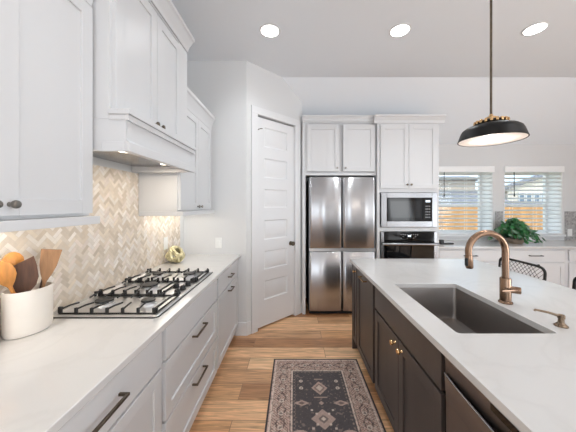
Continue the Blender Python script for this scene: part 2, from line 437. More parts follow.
zs = [DLT] + [z for r in rows for z in (r[1], r[0])] + [dz0]
for i in range(0, len(zs), 2): dl.boxT(FA, pu0, pu1, -.045, -.006, zs[i + 1], zs[i])
for a, b in rows:
    # recess that slopes into a raised flat field
    q = [(pu0, a), (pu1, a), (pu1, b), (pu0, b)]
    def ring(i, n): return [FA(pu0 + i, n, a + i), FA(pu1 - i, n, a + i), FA(pu1 - i, n, b - i), FA(pu0 + i, n, b - i)]
    R = [ring(0, -.006), ring(.012, -.017), ring(.018, -.017), ring(.042, -.008)]
    k = [p for r in R for p in r]
    fs = [(j * 4 + c, j * 4 + (c + 1) % 4, j * 4 + 4 + (c + 1) % 4, j * 4 + 4 + c) for j in range(3) for c in range(4)] + [(12, 13, 14, 15)]
    dl.add(k, fs)
door = struct(dl, 'door_1', 'trim', 'white six panel pantry door in the angled wall')
kc = Vector(FA(t1 - .06, -.006, .966)); ka = Vector((dn.x, dn.y, 0))
MB().lathe([(.028, 0), (.028, .006), (.012, .009), (.011, .03), (.024, .036), (.029, .048), (.026, .06), (.012, .066)], kc, ka, 20).build('door_knob', 'bronze', door, label='dark metal door knob')
for hz in (.30, .95, 1.62, 2.29):
    MB().tube([FA(t0 - .003, .004, hz - .045), FA(t0 - .003, .004, hz + .045)], .006, 8).build('hinge', 'nickel', door)
MB().tube([FA(t0 + .0, .01, 2.345), FA(t0 + .012, .05, 2.35), FA(t0 + .03, .06, 2.35)], .005, 8).build('door_stop', 'bronze', door, label='small metal hinge pin door stop')

# windows: frame, sashes, pane, sill, casing-free drywall returns
for i, (a, b) in enumerate(WIN):
    f = MB(); yf = YB + .225
    f.box(a, a + .045, yf, yf + .05, WZ0, WZ1); f.box(b - .045, b, yf, yf + .05, WZ0, WZ1)
    f.box(a + .045, b - .045, yf, yf + .05, WZ0, WZ0 + .05); f.box(a + .045, b - .045, yf, yf + .05, WZ1 - .05, WZ1)
    rt = MB(); ye = yf - .0005
    rt.box(a + .0005, a + .006, YB + .001, ye, WZ0 + .015, WZ1 - .0005); rt.box(b - .006, b - .0005, YB + .001, ye, WZ0 + .015, WZ1 - .0005); rt.box(a + .006, b - .006, YB + .001, ye, WZ1 - .006, WZ1 - .0005)
    wn = struct(f, f'window_{i+1}', 'plastic', ['white window beside the oven tower, grey roof outside', 'white window above the plant, gabled house outside'][i], bevel=.003)
    rt.build('reveal', 'slat', wn, label='white window reveal')
    MB().box(a + .045, b - .045, yf + .008, yf + .042, 1.44, 1.485).build('meeting_rail', 'plastic', wn)
    for z0_, z1_ in ((WZ0 + .05, 1.44), (1.485, WZ1 - .05)):
        MB().box(a + .045, b - .045, yf + .022, yf + .027, z0_, z1_).build('pane', 'pane', wn, label='clear glass pane')
    MB().box(a + .001, b - .001, YB - .001, yf - .001, WZ0 + .0005, WZ0 + .014).box(a - .03, b + .03, YB - .03, YB - .0005, WZ0 - .016, WZ0 + .014).build('window_sill', 'trim', wn, bevel=.003)

# ------------------------------------------------------------------ exterior
struct(MB().box(-6, 40, YB + .3, 60, -.36, -.3), 'ground', 'lawn', 'grass yard outside')
fn = thing('fence', 'honey coloured wooden board fence outside the windows', 'fence', (6, 9, -.3))
fb = MB(); x = -1.0
while x < 15:
    fb.box(x, x + .138, 9.0, 9.02, -.28, 1.41 + random.uniform(-.006, .006)); x += .142
fb.build('boards', 'fence', fn)
fr = MB()
for z in (-.05, .6, 1.2): fr.box(-1, 15, 9.021, 9.06, z, z + .09)
fr.build('rail', 'fence', fn)
h1 = thing('house', 'low house with broad grey shingle roof beyond the fence', 'house', (9, 17, -.3))
MB().box(4.5, 12.2, 14.4, 21, -.3, 1.6).box(4.6, 12.1, 17.0, 20.0, 1.6, 3.3).build('wall', 'tan', h1)
MB().prism([(4.0, 13.9, 1.45), (4.0, 17, 2.45), (4.0, 17, 2.35), (4.0, 13.9, 1.33)], (8.5, 0, 0)).prism([(4.0, 16.6, 3.25), (4.0, 18.5, 3.6), (4.0, 20.4, 3.25), (4.0, 20.4, 3.15), (4.0, 16.6, 3.15)], (8.5, 0, 0)).build('roof', 'shingle', h1)
h2 = thing('house', 'cream gabled house with white framed windows beyond the fence', 'house', (19, 19, -.3))
MB().prism([(13.4, 16, -.3), (24.6, 16, -.3), (24.6, 16, 2.5), (19, 16, 4.35), (13.4, 16, 2.5)], (0, .6, 0)).box(13.5, 24.5, 16.6, 23, -.3, 2.0).build('wall', 'siding', h2)
MB().prism([(12.9, 15.7, 2.36), (19, 15.7, 4.39), (25.1, 15.7, 2.36), (25.1, 15.7, 2.49), (19, 15.7, 4.54), (12.9, 15.7, 2.49)], (0, .9, 0)).build('roof', 'shingle', h2)
MB().prism([(12.7, 14.8, 1.42), (12.7, 15.99, 1.75), (12.7, 15.99, 1.42)], (11.5, 0, 0)).build('porch_roof', 'shingle', h2)
for wx in (14.05, 14.5, 15.0, 15.45):
    wf = MB(); wz0, wz1 = 1.62, 2.28
    wf.box(wx, wx + .05, 15.93, 15.99, wz0, wz1); wf.box(wx + .33, wx + .38, 15.93, 15.99, wz0, wz1)
    wf.box(wx + .05, wx + .33, 15.93, 15.99, wz0, wz0 + .05); wf.box(wx + .05, wx + .33, 15.93, 15.99, wz1 - .05, wz1)
    wq_ = wf.build('window', 'trim', h2)
    MB().box(wx + .05, wx + .33, 15.96, 15.985, wz0 + .05, wz1 - .05).build('pane', 'hglass', wq_)

# ------------------------------------------------------------------ herringbone backsplash on the left wall
def clip(poly, ax, lim, keep_less):
    out = []
    for i in range(len(poly)):
        p, q = poly[i], poly[(i + 1) % len(poly)]
        ip = (p[ax] <= lim) if keep_less else (p[ax] >= lim); iq = (q[ax] <= lim) if keep_less else (q[ax] >= lim)
        if ip: out.append(p)
        if ip != iq:
            t = (lim - p[ax]) / (q[ax] - p[ax]); out.append((p[0] + t * (q[0] - p[0]), p[1] + t * (q[1] - p[1])))
    return out
tiles = MB(); tcol = []
PAL = [(230, 218, 203), (222, 208, 191), (236, 227, 216), (212, 197, 178), (228, 215, 197), (240, 232, 224), (217, 203, 185), (232, 219, 208)]
W_, L_ = .0205, .0615; g_ = .0008
def herring(rects):
    c45 = math.cos(PI / 4)
    N = 130
    for i in range(-N, N):
        for j in range(-20, 75):
            for o in (0, 1):
                # classic herringbone lattice, L = 3W
                bx = i * W_ + j * W_ * 3 ; by = i * W_ - j * W_ * 3
                if o == 0: r = (bx + g_, by + g_, bx + L_ - g_, by + W_ - g_)
                else: r = (bx + g_, by + W_ + g_, bx + W_ - g_, by + W_ + L_ - g_)
                ps = [(r[0], r[1]), (r[2], r[1]), (r[2], r[3]), (r[0], r[3])]
                ps = [(c45 * (x - y) + 1.4, c45 * (x + y) + 1.2) for x, y in ps]
                col = s2l(random.choice(PAL)); k = random.uniform(.9, 1.06)
                for (y0, y1, z0, z1) in rects:
                    q = ps
                    for ax, lim, kl in ((0, y0, 0), (0, y1, 1), (1, z0, 0), (1, z1, 1)):
                        if q: q = clip(q, ax, lim, kl)
                    if len(q) >= 3:
                        n0 = len(tiles.v)
                        tiles.add([(XL + .008, y, z) for y, z in q], [tuple(range(len(q)))])
                        tcol.extend([(min(1, col[0] * k), min(1, col[1] * k), min(1, col[2] * k), 1)] * len(q))
BS = [(-.3, 1.162, .9155, 1.376), (1.163, 2.018, .9155, 1.712), (2.019, 2.755, .9155, 1.376)]
herring(BS)
base_n = len(tiles.v)
for y0, y1, z0, z1 in BS:
    tiles.box(XL + .0005, XL + .0062, y0, y1, z0, z1); tcol.extend([(*s2l((216, 204, 190)), 1)] * 8)
bso = tiles.build('backsplash', 'tile', None, recalc=False)
ca = bso.data.color_attributes.new('col', 'FLOAT_COLOR', 'POINT')
ca.data.foreach_set('color', np.array(tcol, dtype=np.float32).ravel())
bso['kind'] = 'structure'; bso['label'] = 'beige and cream stone herringbone backsplash behind the cooktop'; bso['category'] = 'backsplash'
mo = MB()
for a, b in ((1.93, WIN[0][0] - .032), (WIN[0][1] + .032, WIN[1][0] - .032), (WIN[1][1] + .032, XR - .002)): mo.box(a, b, YB - .009, YB - .0005, .9155, 1.37)
o = mo.build('backsplash', 'mosaic'); o['kind'] = 'structure'; o['label'] = 'grey mosaic tile backsplash between and beside the windows'; o['category'] = 'backsplash'

# ------------------------------------------------------------------ left run: base cabinets
XF = -.645                                                    # front of the carcasses; doors stand 2 cm proud
T = FX(XF)
def base_unit(y0, y1, label, kind):
    t = thing('base_cabinet', label, 'cabinet', (-.95, (y0 + y1) / 2, 0), 'white base cabinets along the left wall')
    y0 += .001; y1 -= .001
    carcass(XL + .003, XF - .02, y0, y1, .1, .883).build('carcass', 'cab', t)
    face_frame(T, y0, y1, .1, .883, mids=(.695,)).build('face_frame', 'cab', t)
    MB().box(XL + .003, -.68, y0, y1, 0.001, .099).build('plinth', 'cab', t)
    g = .018
    if kind == 'drawers':
        slab(T, y0 + g, y1 - g, .703, .868).build('drawer_front', 'cab', t, bevel=.0015)
        for z0, z1, hz in ((.405, .69, .655), (.112, .393, .36)):
            d = shaker(T, y0 + g, y1 - g, z0, z1).build('drawer', 'cab', t, bevel=.0015)
            pull(T, (y0 + y1) / 2, hz, .19).build('drawer_pull', 'bronze', d, bevel=.0015, label='dark bronze bar pull')
    elif kind == 'drawer_door':
        d = slab(T, y0 + g, y1 - g, .703, .868).build('drawer', 'cab', t, bevel=.0015)
        pull(T, (y0 + y1) / 2, .786, .19 if y1 < 1.5 else .13).build('drawer_pull', 'bronze', d, bevel=.0015, label='dark bronze bar pull')
        m = (y0 + y1) / 2
        sp = [(y0 + g, m - .0015, m - .04), (m + .0015, y1 - g, m + .04)] if y1 < 1.5 else [(y0 + g, y1 - g, m)]
        for a, b, k in sp:
            d = shaker(T, a, b, .112, .69).build('door', 'cab', t, bevel=.0015)
            if y1 < 1.5: knob(T, k, .62).build('door_knob', 'bronze', d, label='dark bronze knob')
            else: pull(T, k, .655, .13).build('door_pull', 'bronze', d, bevel=.0015, label='dark bronze bar pull')
    return t
base_unit(-.3, .42, 'white base cabinet at the near end of the left run, below the wood mill', 'drawer_door')
base_unit(.42, 1.222, 'white base cabinet with long bar pull on its top drawer, below the utensil crock', 'drawer_door')
base_unit(1.226, 2.088, 'white drawer stack with two bar pulls below the gas cooktop', 'drawers')
base_unit(2.09, 2.853, 'white base cabinet with small pulls at the end wall', 'drawer_door')
ct = MB().box(XL + .002, -.60, -.3, 2.867, .8845, .914)
solo(ct, 'worktop', 'quartz', 'white quartz worktop of the left wall run under the cooktop', 'countertop', (-.9, 1.2, .8845), bevel=.003)

# ------------------------------------------------------------------ left run: wall cabinets
def wall_unit(y0, y1, xf, z0, z1, crown_top, label, splits, knob_y, knob_z, rail=True, crown_proj=.055):
    t = thing('wall_cabinet', label, 'cabinet', (XL + .15, (y0 + y1) / 2, z0), 'white wall cabinets on the left')
    TT = FX(xf)
    MB().box(XL + .0095, xf - .02, y0, y1, z0, z1).build('carcass', 'cab', t)
    face_frame(TT, y0, y1, z0, z1).build('face_frame', 'cab', t)
    for (a, b), ky in zip(splits, knob_y):
        d = shaker(TT, a, b, z0 + .012, z1 - .03).build('door', 'cab', t, bevel=.0015)
        knob(TT, ky, knob_z, r=.014).build('door_knob', 'nickel', d, label='satin nickel knob')
    crown_prof(TT, y0, y1, z1 - .02, crown_top, crown_proj).build('crown_moulding', 'cab', t, angle=.3)
    if rail:
        MB().box(xf - .018, xf + .045, y0, y1 + (.008 if y1 < 1.5 else 0), z0 - .036, z0 - .001).box(XL + .0095, xf - .018, y1 - .018 if y1 < 1.5 else y0, y1 + (.008 if y1 < 1.5 else 0) if y1 < 1.5 else y0 + .018, z0 - .036, z0 - .001).build('light_rail', 'cab', t, bevel=.002)
    return t
wall_unit(.40, 1.160, -.932, 1.414, 2.385, 2.46, 'white wall cabinet at the near left above the utensil crock', [(.415, .785), (.789, 1.156)], (.764, .817), 1.464)
wall_unit(2.02, 2.82, -.925, 1.414, 2.31, 2.43, 'lower white wall cabinet beyond the range hood, beside the end wall', [(2.035, 2.420), (2.424, 2.79)], (2.388, 2.456), 1.452)
# range hood: cabinet above a boxed hood
hd = thing('range_hood', 'white boxed range hood with tall cabinet doors over the cooktop', 'range hood', (-1.0, 1.6, 1.69))
HY0, HY1 = 1.17, 2.015
MB().box(XL + .0095, -.87, HY0, HY1, 1.86, 2.69).build('carcass', 'cab', hd)
TH = FX(-.85)
face_frame(TH, HY0, HY1, 1.86, 2.69, st=.03).build('face_frame', 'cab', hd)
for a, b, ky in ((1.188, 1.546, 1.518), (1.550, 1.865, 1.582)):
    d = shaker(TH, a, b, 1.908, 2.626).build('door', 'cab', hd, bevel=.0015)
    knob(TH, ky, 1.945, r=.014).build('door_knob', 'bronze', d, label='dark bronze knob')
MB().boxT(TH, 1.868, HY1 - .002, 0, .006, 1.888, 2.66).build('filler_panel', 'cab', hd)
crown_prof(TH, HY0 - .06, HY1, 2.67, 2.77, .066).build('crown_moulding', 'cab', hd, angle=.3)
HB = 1.955
HZ = .018
MB().box(XL + .0095, -.77, HY0, HB, 1.76 + HZ, 1.859).box(XL + .0095, -.77, HY0, HY0 + .02, 1.695 + HZ, 1.76 + HZ).box(XL + .0095, -.77, HB - .02, HB, 1.695 + HZ, 1.76 + HZ).box(-.80, -.77, HY0 + .02, HB - .02, 1.695 + HZ, 1.76 + HZ).box(-.849, -.77, HY0, HB, 1.859, 1.878).build('hood_box', 'cab', hd)
MB().box(-.848, -.748, HY0 - .008, HB, 1.879, 1.904).box(-.77, -.757, HY0 - .004, HB, 1.852, 1.878).box(-.848, -.77, HY0 - .004, HY0 - .0005, 1.852, 1.878).build('ledge_moulding', 'cab', hd, bevel=.003)
MB().box(-.77, -.752, HY0 - .008, HB, 1.69 + HZ, 1.735 + HZ).box(-.77, -.762, HY0 - .004, HB, 1.735 + HZ, 1.742 + HZ).box(-.88, -.77, HY0 - .008, HY0 - .0005, 1.69 + HZ, 1.735 + HZ).build('bottom_band', 'cab', hd, bevel=.003)
MB().box(XL + .03, -.83, HY0 + .04, HB - .04, 1.753, 1.777).build('filter_insert', 'steel', hd, bevel=.004, label='stainless filter insert')
for y in (1.36, 1.78):
    MB().lathe([(.03, 0), (.03, .006)], (-.9, y, 1.746), (0, 0, 1), 16).build('lamp', 'led', hd, label='small warm hood lamp')
    d = bpy.data.lights.new('hood_lamp_light', 'AREA'); d.shape = 'DISK'; d.size = .05; d.energy = 0.9; d.color = (1, .88, .72)
    o = bpy.data.objects.new('hood_lamp_light', d); COL.objects.link(o); o.parent = hd; o.location = Vector((-.95, y, 1.740)) - wloc(hd)
# under-cabinet light bars
for y0, y1, lab in ((.45, 1.10, 'slim light bar under the near wall cabinet'), (2.10, 2.75, 'slim light bar under the wall cabinet by the end wall')):
    t = thing('under_cabinet_light', lab, 'light', (-1.12, (y0 + y1) / 2, 1.40), 'under cabinet lights')
    MB().box(-1.14, -1.10, y0, y1, 1.402, 1.4135).build('housing', 'plastic', t)
    MB().box(-1.135, -1.105, y0 + .01, y1 - .01, 1.399, 1.402).build('diffuser', 'led', t)
    d = bpy.data.lights.new('bar_light', 'AREA'); d.shape = 'RECTANGLE'; d.size = .03; d.size_y = y1 - y0; d.energy = 1.05; d.color = (1, .95, .87)
    o = bpy.data.objects.new('bar_light', d); COL.objects.link(o); o.parent = t; o.location = (0, 0, -.004)

# ------------------------------------------------------------------ gas cooktop
ck = thing('gas_cooktop', 'stainless gas cooktop with black cast iron grates', 'cooktop', (-.91, 1.67, .914))
CX0, CX1, CY0, CY1, CZ = -1.186, -.664, 1.237, 2.085, .9145
def rrect(x0, x1, y0, y1, r, n=5):
    out = []
    for cx, cy, a0 in ((x1 - r, y1 - r, 0), (x0 + r, y1 - r, 90), (x0 + r, y0 + r, 180), (x1 - r, y0 + r, 270)):
        for k in range(n + 1):
            a = math.radians(a0 + 90 * k / n); out.append((cx + r * math.cos(a), cy + r * math.sin(a)))
    return out
tr = MB(); lev = [(0, 0, .02), (0, .006, .02), (.006, .010, .018), (.018, .010, .014), (.026, .006, .012)]
n = None
for ins, z, r in lev:
    pr = rrect(CX0 + ins, CX1 - ins, CY0 + ins, CY1 - ins, r); n = len(pr)
    tr.v += [(x, y, CZ + z) for x, y in pr]
for i in range(len(lev) - 1):
    for k in range(n): tr.f.append((i * n + k, i * n + (k + 1) % n, (i + 1) * n + (k + 1) % n, (i + 1) * n + k))
tr.f.append(tuple(range(n))[::-1]); tr.f.append(tuple((len(lev) - 1) * n + k for k in range(n)))
tr.build('tray', 'tray', ck, angle=.15)
zt = CZ + .006
burn = [(-1.04, 1.40, .045), (-.80, 1.40, .036), (-.95, 1.673, .055), (-1.04, 1.95, .038), (-.80, 1.95, .045)]
for x, y, r in burn:
    b = MB().lathe([(r * 1.25, 0), (r * 1.2, .006), (r * .95, .008), (r * .95, .016), (r, .017)], (x, y, zt), seg=24).build('burner', 'tray', ck)
    MB().lathe([(r * .95, .0175), (r, .020), (r * .95, .026), (r * .5, .028)], (x, y, zt), seg=24).build('burner_cap', 'iron', b, label='black enamel burner cap')
for x, y in ((-.715, 1.56), (-.715, 1.64), (-.715, 1.72), (-.715, 1.80), (-.775, 1.68)):
    MB().lathe([(.021, 0), (.021, .004), (.017, .006), (.016, .022), (.014, .025)], (x, y, zt), seg=16).box(x - .003, x + .003, y - .016, y + .016, zt + .02, zt + .029).build('control_knob', 'black', ck, label='black control knob')
gk = MB(); pr = rrect(CX0 - .004, CX1 + .004, CY0 - .004, CY1 + .004, .022); k_ = len(pr)
pi_ = rrect(CX0 + .002, CX1 - .002, CY0 + .002, CY1 - .002, .018)
for z, p_ in ((.9143, pr), (.9185, pr), (.9185, pi_), (.9143, pi_)): gk.v += [(x, y, z) for x, y in p_]
for i in range(4):
    for k in range(k_): gk.f.append((i * k_ + k, i * k_ + (k + 1) % k_, ((i + 1) % 4) * k_ + (k + 1) % k_, ((i + 1) % 4) * k_ + k))
gk.build('gasket', 'black', ck, label='black edge seal')
GY0, GY1 = CY0 + .020, CY1 - .020; GW = (GY1 - GY0) / 3
for g in range(3):
    y0 = GY0 + g * GW + .002; y1 = y0 + GW - .004
    xa, xb = CX0 + .028, (CX1 - .032 if g != 1 else -.815)
    gm = MB(); zt2 = zt + .029; hb = .0045
    nb = 7 if g != 1 else 6
    for k in range(nb):                                     # fingers with feet turned down at both ends
        x = xa + (xb - xa) * k / (nb - 1); full = k == nb - 1
        ym = (y0 + y1) / 2
        gm.box(x - hb * 1.3, x + hb * 1.3, y0, y0 + .012, zt + .001, zt2 + .004); gm.box(x - hb * 1.3, x + hb * 1.3, y1 - .012, y1, zt + .001, zt2 + .004)
        if full: gm.box(x - hb, x + hb, y0 + .012, y1 - .012, zt2 - .009, zt2)
        else:
            bend = .016 * (1 if k < nb / 2 else -1)
            for a_, b_ in ((y0 + .012, ym - .035), (y1 - .012, ym + .035)):
                gm.tube([(x, a_, zt2 - .004), (x + bend * .4, a_ * .5 + b_ * .5, zt2 - .002), (x + bend, b_, zt2 - .005)], .0048, 6)
    for y in (y0, y1 - .009): gm.box(xa, xb, y + .001, y + .008, zt + .001, zt + .009)   # low side rails
    for y in (y0 + .012, y1 - .022):                         # wall side brackets and front pegs
        gm.box(xa - .02, xa, y, y + .010, zt2 - .009, zt2 + .004); gm.box(xa - .02, xa - .011, y, y + .010, zt + .001, zt2 - .009)
        gm.box(xb, xb + .014, y, y + .010, zt2 - .009, zt2); gm.box(xb + .005, xb + .014, y, y + .010, zt + .001, zt2 - .009)
    gm.box(xb + .0045, xb + .0115, y0, y1, zt + .001, zt + .008)
    gm.build('grate', 'iron', ck, bevel=.0012, label='black cast iron grate')

# ------------------------------------------------------------------ items on the left worktop
ZT = .9145
crk = thing('utensil_crock', 'cream oval ceramic crock holding wooden utensils', 'crock', (-1.160, 1.115, ZT))
hC = .188
MB().lathe([(.90, 0), (.96, .004), (1, .02), (1, hC - .01), (.99, hC), (.93, hC), (.92, hC - .006), (.92, .012), (.5, .010), (.05, .010)], (-1.160, 1.115, ZT), seg=48, sx=.068, sy=.088).build('body', 'ceramic', crk)
def utensil(name, m, label, foot, top, head_w, head_l, shape, yaw, thick=.008, r=.006):
    foot = Vector(foot); top = Vector(top); ax = (top - foot).normalized()
    side = Vector((math.cos(yaw), math.sin(yaw), 0)); side = (side - ax * side.dot(ax)).normalized(); nn = ax.cross(side)
    mb = MB(); neck = top - ax * head_l
    mb.tube([foot, foot.lerp(neck, .5), neck + ax * .015], [r, r, r * 1.1], 10)
    prof = {'spat': [(0, .16), (.25, .55), (.5, .82), (1, 1.0)], 'slant': [(0, .2), (.2, .7), (.45, .95), (.86, 1.0), (1.0, .96)],
            'spoon': [(0, .2), (.15, .55), (.4, .95), (.6, 1.0), (.8, .86), (.93, .55), (1, .2)], 'round': [(0, .25), (.1, .6), (.3, .94), (.5, 1), (.7, .94), (.9, .6), (1, .2)]}[shape]
    vs = []; k = len(prof)
    for s, wd in prof:
        c = neck + ax * (s * head_l); dish = .012 * math.sin(PI * s) if shape in ('spoon', 'round') else 0
        for sg, th in ((-1, 0), (0, dish), (1, 0)):
            vs.append(c + side * sg * wd * head_w / 2 + nn * (thick / 2 - th))
        for sg, th in ((1, 0), (0, dish), (-1, 0)):
            vs.append(c + side * sg * wd * head_w / 2 + nn * (-thick / 2 - th))
    fs = [tuple(range(6)), tuple(range((k - 1) * 6, k * 6))[::-1]]
    for i in range(k - 1):
        for j in range(6): fs.append((i * 6 + j, i * 6 + (j + 1) % 6, (i + 1) * 6 + (j + 1) % 6, (i + 1) * 6 + j))
    if shape == 'slant':                                        # angled cutting edge
        for q in range((k - 1) * 6, k * 6):
            sgn = (Vector(vs[q]) - (neck + ax * head_l)).dot(side); vs[q] = Vector(vs[q]) + ax * sgn * .38
    mb.add(vs, fs)
    return solo(mb, name, m, label, 'utensil', tuple(foot), 'wooden utensils in the crock', bevel=.0012)
zi = ZT + .022
utensil('wooden_spatula', 'wood_d', 'dark walnut spatula with wide slanted blade in the crock', (-1.150, 1.128, zi), (-1.160, 1.070, 1.215), .108, .135, 'slant', math.radians(44))
utensil('wooden_spatula', 'wood_l', 'light oak spatula standing tallest at the right of the crock', (-1.172, 1.155, zi), (-1.118, 1.178, 1.258), .072, .15, 'spat', math.radians(46))
utensil('wooden_spoon', 'wood_o', 'orange wooden spoon leaning left over the rim of the crock', (-1.140, 1.100, zi), (-1.172, 1.010, 1.238), .068, .115, 'spoon', math.radians(46))
utensil('wooden_ladle', 'wood_o', 'round headed orange wooden spoon behind the dark walnut spatula', (-1.178, 1.085, zi), (-1.198, 1.085, 1.262), .070, .085, 'round', math.radians(70))
utensil('wooden_fork', 'wood_d', 'narrow dark wooden handle leaning behind the light oak spatula', (-1.190, 1.160, zi), (-1.160, 1.197, 1.180), .022, .07, 'spoon', math.radians(42))
ml = thing('pepper_mill', 'brown wooden pepper mill at the edge of the photo beside the crock', 'pepper mill', (-1.190, .972, ZT))
MB().lathe([(.033, 0), (.034, .01), (.030, .03), (.022, .07), (.026, .11), (.030, .125)], (-1.190, .972, ZT), seg=24).build('body', 'wood_r', ml)
MB().lathe([(.028, .127), (.033, .14), (.030, .17), (.012, .185), (.008, .19), (.012, .20), (.004, .208)], (-1.190, .972, ZT), seg=24).build('head', 'wood_r', ml)
# pale gold knot ornament
kx, ky, kr = -1.135, 2.44, .082
kn = MB()
for i in range(7):
    ax = Vector((math.sin(2.4 * i + .3) * .9, math.cos(2.4 * i + .3) * .9, math.cos(1.7 * i) * .8)).normalized()
    q = Vector((0, 0, 1)).rotation_difference(ax)
    pts = []
    for k in range(32):
        a = 2 * PI * k / 32; rr = kr * (.80 + .1 * math.sin(3 * a + i))
        pts.append(Vector((kx, ky, ZT + kr * .93)) + q @ Vector((rr * math.cos(a), rr * math.sin(a), kr * .22 * math.sin(2 * a + i))))
    kn.tube(pts, .0135, 8, closed=True)
zmin = min(p[2] for p in kn.v); kn.v = [(x, y, z - zmin + ZT + .0005) for x, y, z in kn.v]
solo(kn, 'knot_ornament', 'gold', 'pale gold knotted ball ornament near the end of the left worktop', 'ornament', (kx, ky, ZT))

def plate(T, u, v, label, gap=.0008, sw=False):
    c = T(u, 0, v); t = thing('switch_plate' if sw else 'outlet_plate', label, 'switch' if sw else 'outlet', c)
    MB().boxT(T, u - .036, u + .036, gap, gap + .006, v - .058, v + .058).build('cover', 'plastic', t, bevel=.002)
    if sw: MB().boxT(T, u - .016, u + .016, gap + .006, gap + .010, v - .032, v + .032).build('rocker', 'plastic', t, bevel=.0015)
    else:
        for q in (-.022, .022):
            MB().boxT(T, u - .015, u + .015, gap + .006, gap + .008, v + q - .014, v + q + .014).build('socket', 'plastic', t, bevel=.001)
plate(FY(2.87), -.85, 1.04, 'white switch plate on the short end wall above the worktop', sw=True)
plate(FX(XL + .008), 2.44, 1.10, 'white outlet on the herringbone tiles behind the gold ornament')
plate(FY(YB - .009), 4.335, 1.035, 'white outlet on the grey mosaic right of the windows')

# ------------------------------------------------------------------ refrigerator
fg = thing('refrigerator', 'stainless four door refrigerator in the alcove', 'refrigerator', (.645, 3.72, 0))
FX0, FX1, FYf = .198, 1.092, 3.395
MB().box(FX0, FX1, FYf + .07, 4.0, .03, 1.83).build('body', 'black', fg)
MB().box(FX0 + .01, FX1 - .01, FYf + .05, FYf + .07, .001, .055).build('toe_grille', 'black', fg)
def fridge_door(x0, x1, z0, z1):
    mb = MB(); nu, nv = 28, 3; ws = x1 - x0
    def dep(s):
        e = min(s, 1 - s) * ws; r = .030
        d = .014 * (1 - (2 * s - 1) ** 2) + .0011 * math.sin(2 * PI * (2.2 * s + .15 + x0))
        if e < r: d -= .028 * (1 - math.sqrt(max(0, 1 - (1 - e / r) ** 2)))
        return d
    us = [0, .003, .008, .016, .028, .045, .068] + [.1 + .8 * k / 40 for k in range(41)] + [.932, .955, .972, .984, .992, .997, 1]
    zz = [(z0, -.006), (z0 + .006, 0), (z1 - .006, 0), (z1, -.006)]
    vs = []; n = len(us)
    for z, dd in zz:
        for s in us: vs.append((x0 + s * ws, FYf - dep(s) - dd, z))
    fs = [(j * n + i, j * n + i + 1, (j + 1) * n + i + 1, (j + 1) * n + i) for j in range(3) for i in range(n - 1)]
    k = len(vs); bk = FYf + .065
    for z in (z0, z1): vs += [(x0, bk, z), (x1, bk, z)]
    fs += [tuple(range(n)) + (k + 1, k), tuple(range(3 * n, 4 * n)) + (k + 3, k + 2), (k, k + 1, k + 3, k + 2)]
    fs += [(0, n, 2 * n, 3 * n, k + 2, k), (n - 1, 2 * n - 1, 3 * n - 1, 4 * n - 1, k + 3, k + 1)]
    return mb.add(vs, fs)
xm = .644
for x0, x1 in ((FX0, xm - .003), (xm + .003, FX1)):
    fridge_door(x0, x1, .892, 1.84).build('upper_door', 'fsteel', fg, angle=.8)
    fridge_door(x0, x1, .058, .848).build('lower_door', 'fsteel', fg, angle=.8)
MB().box(FX0 + .004, FX1 - .004, FYf + .006, FYf + .068, .852, .888).build('handle_channel', 'tray', fg, label='recessed steel grip channel')
for x in (FX0 + .03, FX1 - .07): MB().box(x, x + .05, FYf + .03, FYf + .1, 1.8405, 1.852).build('hinge_cover', 'black', fg)
# cabinet over the refrigerator
oc = thing('over_fridge_cabinet', 'white two door cabinet above the refrigerator', 'cabinet', (.61, 3.72, 1.86))
TY = FY(3.42)
MB().box(.155, 1.096, 3.44, 3.77, 1.866, 2.60).build('carcass', 'cab', oc)
face_frame(TY, .155, 1.096, 1.866, 2.60, st=.03).build('face_frame', 'cab', oc)
MB().box(.112, .153, 3.42, 3.77, .001, 2.60).build('side_panel', 'cab', oc)
for a, b, kx_ in ((.174, .606, .575), (.654, 1.082, .685)):
    d = shaker(TY, a, b, 1.918, 2.536).build('door', 'cab', oc, bevel=.0015)
    knob(TY, kx_, 1.962, r=.013).build('door_knob', 'nickel', d, label='satin nickel knob')
crown_prof(TY, .112, 1.092, 2.585, 2.665, .03).build('crown_moulding', 'cab', oc, angle=.3)
# ------------------------------------------------------------------ oven tower
tw = thing('oven_cabinet', 'tall white cabinet holding the microwave and wall oven', 'cabinet', (1.51, 3.7, 0))
T2 = FY(3.37); X0, X1 = 1.10, 1.916
cb = MB().box(X0, X0 + .035, 3.37, 3.98, .1, 1.635).box(X1 - .035, X1, 3.37, 3.98, .1, 1.635).box(X0, X1, 3.98, 4.012, .1, 1.635).box(X0, X0 + .035, 3.37, 3.78, 1.635, 2.56).box(X1 - .035, X1, 3.37, 3.78, 1.635, 2.56)
for z0, z1, yb in ((.1, .36, 3.98), (1.12, 1.172, 3.98), (1.635, 2.56, 3.78)): cb.box(X0 + .035, X1 - .035, 3.37, yb, z0, z1)
cb.build('carcass', 'cab', tw, bevel=.001)
MB().box(X0 + .01, X1 - .01, 3.44, 4.0, .001, .099).build('plinth', 'cab', tw)
for a, b, kx_ in ((1.138, 1.508, 1.483), (1.512, 1.880, 1.537)):
    d = shaker(T2, a, b, 1.686, 2.524).build('door', 'cab', tw, bevel=.0015)
    knob(T2, kx_, 1.735, r=.014).build('door_knob', 'bronze', d, label='dark bronze knob')
dd = shaker(T2, 1.138, 1.880, .115, .345, th=.02).build('drawer', 'cab', tw, bevel=.0015)
pull(T2, 1.51, .25, .19).build('drawer_pull', 'bronze', dd)
crown_prof(T2, X0 - .045, X1 + .07, 2.545, 2.65, .05).build('crown_moulding', 'cab', tw, angle=.3)
